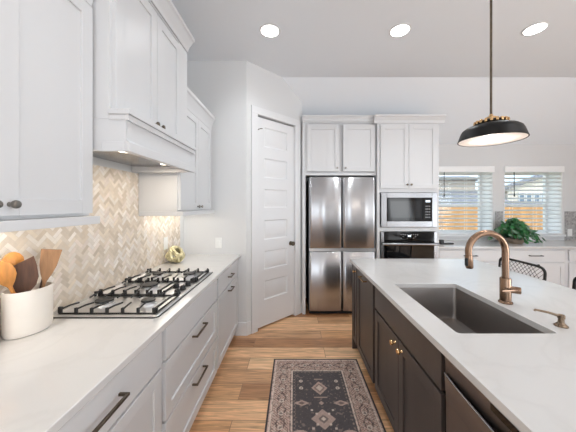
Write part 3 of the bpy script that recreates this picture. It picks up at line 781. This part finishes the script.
# microwave
mw = thing('microwave', 'built in stainless microwave above the wall oven', 'microwave', (1.51, 3.5, 1.175))
TM = FY(3.368)
MB().box(1.2, 1.82, 3.40, 3.80, 1.20, 1.6).build('body', 'black', mw)
fmb = MB(); mx0, mx1, mz0, mz1 = 1.143, 1.879, 1.178, 1.631; gx0, gx1, gz0, gz1 = 1.219, 1.813, 1.255, 1.562
fmb.boxT(TM, mx0, gx0, 0, .022, mz0, mz1); fmb.boxT(TM, gx1, mx1, 0, .022, mz0, mz1); fmb.boxT(TM, gx0, gx1, 0, .022, mz0, gz0); fmb.boxT(TM, gx0, gx1, 0, .022, gz1, mz1)
fmb.build('trim_kit', 'steel', mw, bevel=.003, label='stainless surround')
dm = MB().boxT(TM, gx0 + .001, 1.690, -.03, .026, gz0 + .001, gz1 - .001).build('door', 'glass', mw, bevel=.003, label='black glass door')
MB().boxT(TM, 1.262, 1.655, .026, .0268, 1.30, 1.52).build('door_window', mat('tinted_door_window', (24, 24, 26), .06), dm)
cp = MB().boxT(TM, 1.693, gx1 - .001, -.03, .026, gz0 + .001, gz1 - .001).build('control_panel', 'glass', mw, bevel=.003)
MB().boxT(TM, 1.725, 1.785, .026, .0268, 1.505, 1.53).build('display', 'disp', cp, label='lit clock display')
bt = MB()
for r_ in range(5):
    for c_ in range(3): bt.boxT(TM, 1.724 + c_ * .023, 1.738 + c_ * .023, .026, .0266, 1.30 + r_ * .036, 1.314 + r_ * .036)
bt.build('keypad', mat('button_print', (150, 150, 152), .5), cp)
# wall oven
ov = thing('wall_oven', 'black glass wall oven with steel handle in the tall cabinet', 'oven', (1.51, 3.5, .36))
MB().box(1.17, 1.85, 3.42, 3.95, .40, 1.09).build('body', 'black', ov)
cp = MB().boxT(TM, 1.185, 1.84, -.05, .02, .994, 1.115).build('control_panel', 'glass', ov, bevel=.002)
bt = MB()
for k in range(9):
    if k != 4: bt.boxT(TM, 1.40 + k * .027, 1.412 + k * .027, .02, .0206, 1.03 + .02 * (k % 3), 1.036 + .02 * (k % 3)); bt.boxT(TM, 1.40 + k * .027, 1.412 + k * .027, .02, .0206, 1.075, 1.082)
bt.build('keypad', mat('panel_print', (170, 172, 176), .5), cp)
MB().boxT(TM, 1.495, 1.535, .02, .0206, 1.05, 1.072).build('display', 'disp', cp, label='lit clock display')
for u0, u1 in ((1.143, 1.183), (1.842, 1.879)): MB().boxT(TM, u0, u1, -.02, .018, .37, 1.115).build('side_trim', 'steel', ov, bevel=.002)
od = MB().boxT(TM, 1.185, 1.84, -.05, .024, .37, .988).build('door', 'glass', ov, bevel=.003, label='black glass door')
hh = MB().tube([TM(1.150, .07, .960), TM(1.872, .07, .960)], .018, 14)
for u in (1.20, 1.82): hh.boxT(TM, u - .012, u + .012, .024, .062, .948, .972)
hh.build('door_handle', 'steel', od, label='steel bar handle')

# ------------------------------------------------------------------ window side base cabinets
TN = FY(3.44)
def nook(x0, x1, label, vis=True):
    t = thing('base_cabinet', label, 'cabinet', ((x0 + x1) / 2, 3.7, 0), 'white base cabinets below the windows')
    x0 += .001; x1 -= .001
    MB().box(x0, x1, 3.46, 4.008, .1, .883).build('carcass', 'cab', t)
    face_frame(TN, x0, x1, .1, .883, st=.03, mids=(.70,)).build('face_frame', 'cab', t)
    MB().box(x0, x1, 3.50, 4.0, .001, .099).build('plinth', 'cab', t)
    m = (x0 + x1) / 2; g = .028
    d = slab(TN, x0 + g, x1 - g, .715, .862).build('drawer', 'cab', t, bevel=.0015)
    pull(TN, m, .79, .17).build('drawer_pull', 'black', d, label='black bar pull')
    for a, b, k in ((x0 + g, m - .0015, m - .03), (m + .0015, x1 - g, m + .03)):
        d = shaker(TN, a, b, .112, .69).build('door', 'cab', t, bevel=.0015)
        knob(TN, k, .665, r=.013).build('door_knob', 'black', d, label='black knob')
nook(1.92, 2.80, 'white base cabinet between the oven tower and the faucet, under the left window')
nook(2.80, 3.665, 'white base cabinet with black pull directly behind the wire bar stool')
nook(3.665, 4.52, 'white base cabinet right of the bar stools, under the mosaic')
nook(4.52, 5.29, 'white base cabinet in the far right corner beside the right wall')
solo(MB().box(1.919, 5.297, 3.395, YB - .001, .8845, .914), 'worktop', 'quartz', 'white quartz worktop below the two windows, under the plant', 'countertop', (3.6, 3.7, .8845), bevel=.003)
# small unidentified black gadget beside the oven tower
gd = thing('black_gadget', 'small black gadget with flat arm on the worktop beside the oven tower', 'gadget', (2.1, 3.62, ZT))
MB().box(2.065, 2.115, 3.59, 3.64, ZT, ZT + .062).build('block', 'black', gd, bevel=.006)
MB().box(2.115, 2.26, 3.60, 3.63, ZT, ZT + .018).build('arm', 'black', gd, bevel=.005)

# ------------------------------------------------------------------ blinds
for i, (a, b) in enumerate(WIN):
    t = thing('window_blind', ['white slatted blind in the window beside the oven tower', 'white slatted blind in the window behind the plant'][i], 'blind', ((a + b) / 2, YB + .03, WZ0 + .02), 'white window blinds')
    MB().box(a - .012, b + .012, YB - .02, YB - .003, 1.985, 2.075).box(a + .008, b - .008, YB + .002, YB + .055, 2.0, 2.045).build('valance', 'slat', t, bevel=.003)
    sl = MB(); z = 1.065; al = math.radians(-25)
    while z < 1.985:
        c, s = .025 * math.cos(al), .025 * math.sin(al)
        x0, x1 = a + .009, b - .009; y = YB + .03
        sl.add([(x0, y - c, z - s), (x1, y - c, z - s), (x1, y + c, z + s), (x0, y + c, z + s), (x0, y - c, z - s + .004), (x1, y - c, z - s + .004), (x1, y + c, z + s + .004), (x0, y + c, z + s + .004)],
               [(0, 3, 2, 1), (4, 5, 6, 7), (0, 1, 5, 4), (1, 2, 6, 5), (2, 3, 7, 6), (3, 0, 4, 7)])
        z += .0635
    sl.build('slats', 'vinyl', t)
    MB().box(a + .006, b - .006, YB + .008, YB + .052, WZ0 + .017, WZ0 + .036).build('bottom_rail', 'slat', t, bevel=.003)
    cd = MB()
    for f_ in (.14, .55, .88):
        for dy in (.004, .056): cd.box(a + f_ * (b - a) - .0018, a + f_ * (b - a) + .0018, YB + dy - .001, YB + dy + .001, WZ0 + .03, 2.0)
    cd.build('ladder_cords', 'slat', t)
    wx = a + .13
    MB().tube([(wx, YB - .026, 1.985), (wx, YB - .03, 1.65)], .005, 8).lathe([(.008, 0), (.01, .01), (.008, .045), (.005, .05)], (wx, YB - .03, 1.60), seg=10).build('tilt_wand', 'black', t, label='dark tilt wand')

# ------------------------------------------------------------------ island
IX = .618; TI = FXn(IX)                                        # carcass front; doors stand out to x = .60
GI = 'dark island cabinets'
def island_unit(y0, y1, label):
    t = thing('island_cabinet', label, 'cabinet', (1.0, (y0 + y1) / 2, 0), GI)
    MB().box(.69, 1.44, y0 + .001, y1 - .001, .001, .099).build('plinth', 'esp', t)
    carcass(IX + .02, 1.44, y0 + .001, y1 - .001, .1, .883, open_side='-x', top=(y0 > 1.9)).build('carcass', 'black', t)  # black puts the shade of the door gaps into the carcass colour
    return t
u = island_unit(2.43, 2.60, 'narrow dark island cabinet at the far end facing the aisle')
MB().box(.595, 1.44, 2.6005, 2.612, .001, .883).build('end_panel', 'esp', u)
d = shaker(TI, 2.445, 2.599, .112, .868, st=.045).build('door', 'esp', u, bevel=.0015)
knob(TI, 2.475, .82, r=.014).build('door_knob', 'brass', d, label='brass knob')
u = island_unit(1.91, 2.43, 'dark island pull-out cabinet with a brass bar pull at its top')
d = shaker(TI, 1.934, 2.416, .112, .868).build('door', 'esp', u, bevel=.0015)
pull(TI, 2.17, .835, .16).build('door_pull', 'brass', d, bevel=.0015, label='antique brass bar pull')
u = island_unit(1.013, 1.91, 'dark island sink cabinet with two brass knobs below the sink')
slab(TI, 1.038, 1.888, .706, .868).build('false_front', 'esp', u, bevel=.0015)
for a, b, k in ((1.038, 1.4600, 1.415), (1.4640, 1.888, 1.51)):
    d = shaker(TI, a, b, .112, .690).build('door', 'esp', u, bevel=.0015)
    knob(TI, k, .65, r=.017).build('door_knob', 'brass', d, label='brass knob')
u = island_unit(.25, .395, 'narrow dark island filler cabinet at the near end past the dishwasher')
slab(TI, .252, .393, .112, .868).build('door', 'esp', u, bevel=.0015)
solo(MB().box(1.441, 1.475, .25, 2.60, .001, .883), 'island_cladding', 'esp', 'dark back panel of the island behind the bar stools', 'panel', (1.458, 1.4, 0))
# dishwasher
dw = thing('dishwasher', 'dark stainless dishwasher in the island with pocket handle', 'dishwasher', (1.0, .7, 0))
MB().box(.66, 1.40, .41, .99, .1, .872).build('body', 'black', dw)
MB().box(.70, .76, .405, .995, .001, .098).build('toe_panel', 'black', dw)
MB().box(.594, .66, .402, .998, .115, .765).build('door', 'dsteel', dw, bevel=.003)
lp = MB(); nl = 17
for k in range(nl):
    y = .404 + .592 * k / (nl - 1); sb_ = math.sin(PI * k / (nl - 1)) ** .7; xb = .588 - .012 * sb_
    lp.v += [(.5938, y, .70), (xb, y, .799), (xb + .002, y, .805), (xb + .007, y, .803), (.5938, y, .735)]
for k in range(nl - 1):
    for q_ in range(5): lp.f.append((k * 5 + q_, k * 5 + (q_ + 1) % 5, k * 5 + 5 + (q_ + 1) % 5, k * 5 + 5 + q_))
lp.f += [(0, 1, 2, 3, 4), tuple((nl - 1) * 5 + q_ for q_ in range(5))]
lip = lp.build('handle_lip', 'dsteel', dw, label='bowed pocket handle lip')
MB().tube([(.588 - .012 * math.sin(PI * k / 16) ** .7 + .001, .404 + .592 * k / 16, .8055) for k in range(17)], .0032, 8).build('lip_highlight', 'fsteel', lip, label='light steel strip for the highlight on the lip')  # lighter strip stands in for the highlight along the lip
cpn = MB().prism([(.66, .402, .878), (.594, .402, .878), (.590, .402, .874), (.594, .402, .80), (.620, .402, .766), (.66, .402, .766)], (0, .596, 0)).build('control_strip', 'dsteel', dw)
MB().box(.5885, .5935, .44, .765, .848, .868).build('display_window', 'glass', cpn, label='black glass control window')
# island worktop with sink cut-out
hx0, hx1, hy0, hy1 = .70, 1.13, 1.09, 1.785
wx0, wx1, wy0, wy1 = .576, 1.83, .2, 2.627
it = MB(); zb, zt_ = .8845, .914
outer = [(wx0, wy0), (wx1, wy0), (wx1, wy1), (wx0, wy1)]
inner = rrect(hx0, hx1, hy0, hy1, .018, 4)                    # starts at +x +y corner, counter-clockwise
def ringverts(z): return [(x, y, z) for x, y in outer] + [(x, y, z) for x, y in inner]
nI = len(inner); it.v = ringverts(zt_) + ringverts(zb); off = 4 + nI; nn = nI // 4
q = [list(range(4 + c * nn, 4 + (c + 1) * nn)) for c in range(4)]   # corners: ++, -+, --, +-
oc_ = [2, 3, 0, 1]                                              # outer corner matching each inner corner
for base in (0, off):
    for c in range(4):
        d2 = (c + 1) % 4
        half = q[c]
        it.f.append(tuple(base + i for i in [oc_[c]] + [oc_[d2]] + [q[d2][0]] + half[::-1]))
for i in range(4): it.f.append((i, (i + 1) % 4, off + (i + 1) % 4, off + i))
for i in range(nI): it.f.append((4 + i, 4 + (i + 1) % nI, off + 4 + (i + 1) % nI, off + 4 + i))
solo(it, 'island_worktop', 'quartz', 'white quartz island worktop with sink cut-out', 'countertop', (1.2, 1.4, zb), bevel=.002)
# sink bowl
sk = thing('kitchen_sink', 'single bowl undermount steel sink in the island', 'sink', (.915, 1.44, .66))
sb = MB(); lev = [(-.022, .8835, .02), (-.003, .8835, .018), (-.002, .88, .018), (.004, .70, .022), (.012, .678, .025), (.03, .668, .03)]
for ins, z, r in lev: sb.v += [(x, y, z) for x, y in rrect(hx0 + ins, hx1 - ins, hy0 + ins, hy1 - ins, r, 4)]
for i in range(len(lev) - 1):
    for k in range(nI): sb.f.append((i * nI + k, i * nI + (k + 1) % nI, (i + 1) * nI + (k + 1) % nI, (i + 1) * nI + k))
sb.f.append(tuple((len(lev) - 1) * nI + k for k in range(nI)))
so = sb.build('bowl', 'sink', sk, recalc=True); md = so.modifiers.new('shell', 'SOLIDIFY'); md.thickness = .0015; md.offset = 0
MB().lathe([(.045, 0), (.045, .003), (.036, .004), (.03, .001), (.004, .001)], (.915, 1.62, .669), seg=24).build('drain', 'steel', sk)
# faucet
fc = thing('kitchen_faucet', 'champagne bronze gooseneck faucet behind the sink', 'faucet', (1.19, 1.435, ZT))
fx, fy = 1.19, 1.435; R_ = .104; zc = 1.202
MB().lathe([(.034, 0), (.034, .006), (.029, .010), (.027, .012), (.027, .135), (.025, .14), (.018, .141)], (fx, fy, ZT), seg=28).build('base', 'copper', fc)
pts = [(fx, fy, ZT + .13), (fx, fy, zc - .12), (fx, fy, zc - .05)]
for k in range(25):
    a = PI * k / 24 * 1.04; pts.append((fx - R_ + R_ * math.cos(a), fy, zc + R_ * math.sin(a)))
e1 = Vector(pts[-1]); e0 = Vector(pts[-2]); dr = (e1 - e0).normalized()
MB().tube(pts + [e1 + dr * .008], .0175, 18).build('spout', 'copper', fc)
sp = MB().tube([e1 + dr * .009, e1 + dr * .014, e1 + dr * .075, e1 + dr * .082], [.0185, .0195, .0195, .016], 18)
spo = sp.build('spray_head', 'copper', fc)
bp_ = e1 + dr * .045 + Vector((-.0185, -.004, 0))
MB().box(bp_.x - .004, bp_.x + .006, bp_.y - .010, bp_.y + .010, bp_.z - .022, bp_.z + .022).build('spray_button', 'black', spo, bevel=.003, label='black spray button')
hx = Vector((.80, -.60, 0)).normalized(); hp = Vector((fx, fy, ZT + .078))
hb = MB().lathe([(.019, .022), (.019, .062), (.0175, .066), (.005, .067)], hp, hx, 20).build('handle', 'copper', fc)
lv = hp + hx * .048
MB().tube([lv + Vector((0, -.012, .004)), lv + Vector((-.05, -.030, .008)), lv + Vector((-.115, -.040, .010))], [.0055, .005, .0045], 10).build('lever', 'copper', hb)
# soap dispenser
sd = thing('soap_dispenser', 'small bronze soap dispenser on the island right of the sink', 'soap dispenser', (1.21, 1.155, ZT))
sx_, sy_ = 1.21, 1.155
MB().lathe([(.025, 0), (.025, .004), (.018, .010), (.012, .016), (.011, .034), (.014, .036), (.014, .050), (.010, .053), (.003, .054)], (sx_, sy_, ZT), seg=22).build('body', 'sbronze', sd)
MB().tube([(sx_, sy_, ZT + .044), (sx_ - .05, sy_ + .01, ZT + .058), (sx_ - .098, sy_ + .02, ZT + .066), (sx_ - .103, sy_ + .021, ZT + .060)], [.006, .0055, .005, .0045], 10).build('nozzle', 'sbronze', sd)

# ------------------------------------------------------------------ bar stools
def arc_back(y0, y1, xb, z0, z1, r=.045):
    p = [(xb - .03, y0, z0), (xb - .012, y0, (z0 + z1) / 2), (xb, y0, z1 - r)]
    for k in range(1, 7):
        a = PI / 2 * k / 6; p.append((xb, y0 + r - r * math.cos(a), z1 - r + r * math.sin(a)))
    m = (y0 + y1) / 2
    p += [(xb + .012, y0 + .1, z1), (xb + .016, m, z1), (xb + .012, y1 - .1, z1)]
    for k in range(0, 7):
        a = PI / 2 * k / 6; p.append((xb, y1 - r + r * math.sin(a), z1 - r + r * math.cos(a)))
    p += [(xb - .012, y1, (z0 + z1) / 2), (xb - .03, y1, z0)]
    return p
SY = 2.22
st = thing('bar_stool', 'black wire back bar stool just behind the faucet at the island', 'bar stool', (1.76, SY, 0), 'bar stools along the island')
bx, y0, y1 = 1.97, SY - .22, SY + .22; zs_, ze = .60, .968
MB().tube(arc_back(y0, y1, bx, zs_, ze), .010, 10).build('back_frame', 'wire', st)
wm = MB(); NN = 11
for k in range(-6, 18):
    for sgn in (1, -1):
        ya = y0 + .012 + k * .038; run = []
        z_ = zs_ + .012; pts = []
        for q_ in range(0, 40):
            yy = ya + sgn * q_ * .0095 + (0 if sgn > 0 else .0); zz = z_ + q_ * .0095
            if y0 + .006 <= yy <= y1 - .006 and zz <= ze - .004:
                xx = bx - .03 * (1 - (zz - zs_) / (ze - zs_)) + .014 * max(0, 1 - ((yy - SY) / .2) ** 2) * (zz - zs_) / (ze - zs_)
                pts.append((xx, yy, zz))
        if len(pts) > 2: wm.tube([pts[0], pts[len(pts) // 2], pts[-1]], .0018, 5)
wm.build('back_mesh', 'wire', st)
MB().tube([(1.56, y0, zs_), (1.93, y0, zs_), (1.94, y0 + .02, zs_), (1.94, y1 - .02, zs_), (1.93, y1, zs_), (1.56, y1, zs_), (1.54, y1 - .02, zs_), (1.54, y0 + .02, zs_)], .010, 10, closed=True).build('seat_frame', 'wire', st)
MB().box(1.55, 1.93, y0 + .01, y1 - .01, zs_ - .006, zs_ + .006).build('seat', 'wire', st, bevel=.004)
for lx, ly, ox, oy in ((1.56, y0 + .01, -.02, -.02), (1.56, y1 - .01, -.02, .02), (1.92, y0 + .01, .05, -.02), (1.92, y1 - .01, .05, .02)):
    MB().tube([(lx, ly, zs_ - .008), (lx + ox, ly + oy, .001)], .010, 10).build('leg', 'wire', st)
MB().tube([(1.545, y0 - .003, .2), (1.96, y0 - .003, .2), (1.96, y1 + .003, .2), (1.545, y1 + .003, .2)], .007, 8, closed=True).build('footrest', 'wire', st)
dup(st, (1.76, 1.57, 0), 'black wire back bar stool cut off by the right edge of the photo')

# ------------------------------------------------------------------ plant on the window worktop
px_, py_ = 3.20, 3.70
pl = thing('potted_plant', 'bushy green trailing plant in a low pot on the window worktop', 'plant', (px_, py_, ZT))
MB().lathe([(.085, 0), (.10, .02), (.115, .05), (.118, .07), (.11, .07), (.105, .055), (.02, .05)], (px_, py_, ZT), seg=28).build('pot', 'pot', pl)
lf = [MB(), MB()]; stm = MB()
for i in range(64):
    az = random.uniform(0, 2 * PI); out = random.uniform(.06, .33); up = random.uniform(.13, .27) * (1.15 - out * 2.2)
    rx = out * math.cos(az); ry = out * math.sin(az) * .62
    P0 = Vector((px_, py_, ZT + .055)); P1 = P0 + Vector((rx * .5, ry * .5, up + .14)); P2 = P0 + Vector((rx, ry, up * .9 - .06 * (out > .2)))
    path = [(P0 * (1 - t) ** 2 + P1 * 2 * t * (1 - t) + P2 * t * t) for t in (0, .2, .4, .6, .8, 1)]
    path = [Vector((p.x, min(p.y, 3.94), max(p.z, ZT + .012))) for p in path]
    stm.tube(path, .0028, 5)
    for t_ in range(2, 6):
        for rep in range(3):
            c = path[t_] + Vector((random.uniform(-.035, .035), random.uniform(-.035, .02), random.uniform(-.03, .03)))
            c.z = max(c.z, ZT + .03); c.y = min(c.y, 3.93)
            L = random.uniform(.06, .095); Wd = L * random.uniform(.6, .8)
            ax = Vector((rx + random.uniform(-.2, .2), ry - .16 + random.uniform(-.2, .2), random.uniform(-.5, .05))).normalized()
            sd_ = ax.cross(Vector((random.uniform(-.4, .4), random.uniform(-.7, 0), 1))).normalized(); nn_ = sd_.cross(ax)
            b0 = c - ax * L / 2; tip = c + ax * L / 2
            vs = [b0, c - ax * L * .2 + sd_ * Wd * .5 - nn_ * .006, c - ax * L * .2 - sd_ * Wd * .5 - nn_ * .006, c + ax * L * .15 + sd_ * Wd * .42 - nn_ * .008, c + ax * L * .15 - sd_ * Wd * .42 - nn_ * .008, tip - nn_ * .006, c + nn_ * .007]
            vs = [Vector((p.x, min(p.y, 3.985), max(p.z, ZT + .002))) for p in vs]
            lf[0 if random.random() < .78 else 1].add(vs, [(0, 1, 6), (0, 6, 2), (1, 3, 6), (2, 6, 4), (3, 5, 6), (4, 6, 5)])
stm.build('stems', 'stem', pl)
lf[0].build('foliage', 'leaf', pl, angle=2, recalc=False); lf[1].build('foliage', 'leaf2', pl, angle=2, recalc=False, label='paler grey green leaves')

# ------------------------------------------------------------------ pendant lamp
pn = thing('pendant_lamp', 'black dome pendant lamp with brass collar over the island', 'pendant lamp', (1.20, 1.553, 1.856))
pc = (1.20, 1.553, 0); RZ = 1.856
MB().lathe([(.172, RZ), (.174, RZ + .002), (.158, RZ + .050), (.150, RZ + .066), (.132, RZ + .080), (.09, RZ + .094), (.06, RZ + .098),
            (.06, RZ + .095), (.088, RZ + .091), (.129, RZ + .077), (.147, RZ + .063), (.155, RZ + .048), (.170, RZ + .001)], pc, seg=56, cap=False).build('lamp_shade', 'shade', pn, label='black enamel shade')
MB().lathe([(.168, RZ + .002), (.1535, RZ + .047), (.1455, RZ + .0605), (.128, RZ + .074), (.087, RZ + .088), (.03, RZ + .091)], pc, seg=56, cap=True).build('shade_lining', 'shadein', pn, recalc=True, label='white shade lining')
cg = MB().lathe([(.070, RZ + .096), (.082, RZ + .102), (.082, RZ + .112), (.070, RZ + .118), (.05, RZ + .124), (.02, RZ + .127)], pc, seg=40)
cg.build('collar', 'shade', pn)
rb = MB()
for k in range(20):
    a = 2 * PI * k / 20; c_, s_ = math.cos(a), math.sin(a)
    rb.prism([(1.20 + c_ * r_ - s_ * w_, 1.553 + s_ * r_ + c_ * w_, RZ + .100) for r_, w_ in ((.070, -.006), (.089, -.007), (.089, .007), (.070, .006))], (0, 0, .020))
rb.build('collar_ribs', 'brass', pn, bevel=.002, label='brass ribs of the collar')
MB().lathe([(.030, RZ + .124), (.030, RZ + .14), (.012, RZ + .15), (.008, RZ + .16)], pc, seg=20).build('stem_cap', 'brass', pn)
MB().tube([(1.20, 1.553, RZ + .155), (1.20, 1.553, 2.6), (1.20, 1.553, 3.065)], .0065, 12).build('rod', 'bronze', pn, label='thin bronze rod')
MB().lathe([(.065, 3.066), (.065, 3.084), (.06, 3.0895)], pc, seg=28).build('canopy', 'shade', pn)
MB().lathe([(.012, RZ + .09), (.014, RZ + .06), (.03, RZ + .04), (.034, RZ + .022), (.026, RZ + .004), (.006, RZ - .002)], pc, seg=20).build('bulb', emit('pendant_bulb', (1, .90, .80), 3.0), pn)
d = bpy.data.lights.new('pendant_light', 'POINT'); d.energy = 1.6; d.color = (1, .9, .8); d.shadow_soft_size = .035
o = bpy.data.objects.new('pendant_light', d); COL.objects.link(o); o.parent = pn; o.location = (0, 0, -.04)

# ------------------------------------------------------------------ recessed ceiling lights
rl = thing('recessed_light', 'round recessed ceiling light above the left side of the aisle', 'ceiling light', (-.224, 2.375, H), 'recessed ceiling lights')
MB().lathe([(.098, -.001), (.098, -.004), (.082, -.008), (.080, -.006), (.080, -.001)], (-.224, 2.375, H), seg=36, cap=False).build('ring', 'trim', rl)
MB().lathe([(.0795, -.003), (.0795, -.0055)], (-.224, 2.375, H), seg=36).build('diffuser', 'bulb', rl, label='glowing white diffuser')
d = bpy.data.lights.new('downlight', 'AREA'); d.shape = 'DISK'; d.size = .15; d.energy = DOWNLIGHT_W; d.spread = 2.2; d.color = (.92, .97, 1)
o = bpy.data.objects.new('downlight', d); COL.objects.link(o); o.parent = rl; o.location = (0, 0, -.012)
for x, y, lab in ((.985, 2.37, 'round recessed ceiling light left of the pendant rod above the island end'), (2.22, 2.35, 'round recessed ceiling light right of the pendant rod'),
                  (-.22, .5, 'added unseen ceiling light overhead at the near left'), (2.2, .5, 'added unseen ceiling light overhead at the near right'), (1.0, -1.4, 'added unseen ceiling light overhead behind the camera'), (-.2, -3.7, 'added ceiling light brightening the rear wall at its left'), (1.9, -3.7, 'added ceiling light brightening the rear wall at its middle'), (3.2, -3.7, 'added ceiling light brightening the rear wall at its right')):
    dup(rl, (x, y, H), lab)  # lamps out of view are added fill; the rearmost brighten the rear wall

# ------------------------------------------------------------------ rug
rx0, rx1, ry0, ry1, rz = -.19, .594, .45, 2.417, .007
nx, ny = 200, 500
X = np.linspace(0, 1, nx); Y = np.linspace(0, 1, ny)
gx, gy = np.meshgrid(X, Y); wxm = rx1 - rx0; lym = ry1 - ry0
mx_ = gx * wxm; my_ = (1 - gy) * lym                           # metres from the left side, metres from the far end
ed = np.minimum(np.minimum(mx_, wxm - mx_), np.minimum(my_, lym - my_))
rng = np.random.default_rng(3)
def C(c): return np.array(s2l(c))
dark, rose, beige, navy = C((64, 56, 58)), C((196, 168, 155)), C((214, 196, 182)), C((82, 76, 77))
col = np.zeros((ny, nx, 3)); col[:] = navy
def vn(sx, sy):                                               # smooth random field
    a = rng.random((int(sy) + 2, int(sx) + 2)); fx_ = gx * sx; fy_ = gy * sy
    i = fx_.astype(int); j = fy_.astype(int); u = fx_ - i; v = fy_ - j
    u = u * u * (3 - 2 * u); v = v * v * (3 - 2 * v)
    return (a[j, i] * (1 - u) + a[j, i + 1] * u) * (1 - v) + (a[j + 1, i] * (1 - u) + a[j + 1, i + 1] * u) * v
def put(mask, c, k=1.0):
    m = (mask * k)[..., None]; col[:] = col * (1 - m) + c * m
cxm = np.abs(mx_ - wxm / 2)
def dia(cx, cy, a, b): return np.abs((cxm - cx) / a) + np.abs((my_ - cy) / b)
# field motifs, symmetric about the centre line
def motif_star(cy, s, c=rose):
    put((dia(0, cy, s, s) < 1) | ((cxm < s * .62) & (np.abs(my_ - cy) < s * .62)), c, .75)
    put(dia(0, cy, s * .45, s * .45) < 1, navy, .7); put(dia(0, cy, s * .22, s * .22) < 1, beige, .9)
    for q in (.5, .9): put((np.abs(cxm - s * q) < .008) & (np.abs(np.abs(my_ - cy) - s * q) < .008), beige, .8)
for cy in (.385, lym - .385):
    put(dia(0, cy, .065, .075) < 1, rose, .8); put(dia(0, cy, .045, .052) < 1, dark, .5); put(dia(0, cy, .028, .034) < 1, beige, .8)
    put((cxm < .05) & (np.abs(my_ - cy - .10) < .006), rose, .6); put((cxm < .035) & (np.abs(my_ - cy + .10) < .006), rose, .6)
    for off in (-.08, .0):
        put((cxm - .145) ** 2 + (my_ - cy - off) ** 2 < .016 ** 2, beige, .8); put((cxm - .145) ** 2 + (my_ - cy - off) ** 2 < .006 ** 2, dark, .8)
for cy in (.54, lym - .54):
    put(dia(.145, cy, .06, .028) < 1, rose, .8); put(dia(.145, cy, .025, .016) < 1, dark, .7); put(dia(0, cy, .018, .018) < 1, rose, .7)
for cy in (.68, lym - .68): motif_star(cy, .085)
for cy in (.84, lym - .84):
    put((cxm - .16) ** 2 + (my_ - cy) ** 2 < .075 ** 2, rose, .8); put((cxm - .16) ** 2 + (my_ - cy) ** 2 < .035 ** 2, dark, .6)
motif_star(lym / 2, .12)
put((np.abs(ed - .195) < .008) & (np.sin(mx_ * 190) * np.sin(my_ * 190) > .1), rose, .3)
put(vn(60, 150) > .8, rose, .25)
# borders
bmask = ed < .178
put(bmask, rose)
u_ = np.where(np.minimum(mx_, wxm - mx_) < np.minimum(my_, lym - my_), my_, mx_)
fl = (np.sin(u_ * 2 * PI / .115) * .5 + .5); mid = np.abs(ed - .098)
put(bmask & (np.abs(mid - .03 * fl) < .007), dark, .75)
put(bmask & (np.sin(mx_ * 300) * np.sin(my_ * 300) > .25) & (mid < .055), dark, .7)
put(bmask & (np.sin(mx_ * 300 + 1.2) * np.sin(my_ * 300 + 2.1) > .45) & (mid < .06), C((140, 92, 84)), .6)
put(((np.mod(u_, .115) - .0575) ** 2 + (ed - .098) ** 2) < .019 ** 2, beige, .8); put(((np.mod(u_, .115) - .0575) ** 2 + (ed - .098) ** 2) < .010 ** 2, dark, .7)
put((ed > .020) & (ed < .032), beige, .8); put((np.abs(ed - .036) < .003), dark, .6)
put((np.abs(ed - .163) < .003), dark, .7); put((ed > .167) & (ed < .178), beige, .8)
put(bmask & (vn(90, 230) > .66), beige, .5); put(bmask & (vn(80, 200) > .72), dark, .45)
put(ed < .014, dark)
vs = np.stack([rx0 + mx_, ry1 - my_, np.full_like(mx_, rz)], -1).reshape(-1, 3)
idx = np.arange(nx * ny).reshape(ny, nx)
fq = np.stack([idx[:-1, :-1], idx[:-1, 1:], idx[1:, 1:], idx[1:, :-1]], -1).reshape(-1, 4)
rg = MB(); rc = Vector(((rx0 + rx1) / 2, (ry0 + ry1) / 2, .001))
rg.v = [tuple(p) for p in vs.tolist()]; rg.f = [tuple(f) for f in fq.tolist()]
k0 = len(rg.v)
ring_i = list(idx[0, :]) + list(idx[1:, -1]) + list(idx[-1, -2::-1]) + list(idx[-2:0, 0][::1])
ring_i = [int(i) for i in ring_i]
rg.v += [(rg.v[i][0], rg.v[i][1], .001) for i in ring_i]
nR = len(ring_i)
rg.f += [(ring_i[i], k0 + i, k0 + (i + 1) % nR, ring_i[(i + 1) % nR]) for i in range(nR)]
ro = solo(rg, 'runner_rug', 'rug', 'charcoal and dusty rose patterned runner rug in the aisle', 'rug', tuple(rc), recalc=True)
cc = np.ones((len(rg.v), 4), dtype=np.float32); cc[:k0, :3] = col.reshape(-1, 3); cc[k0:, :3] = dark
ca = ro.data.color_attributes.new('col', 'FLOAT_COLOR', 'POINT'); ca.data.foreach_set('color', cc.ravel())
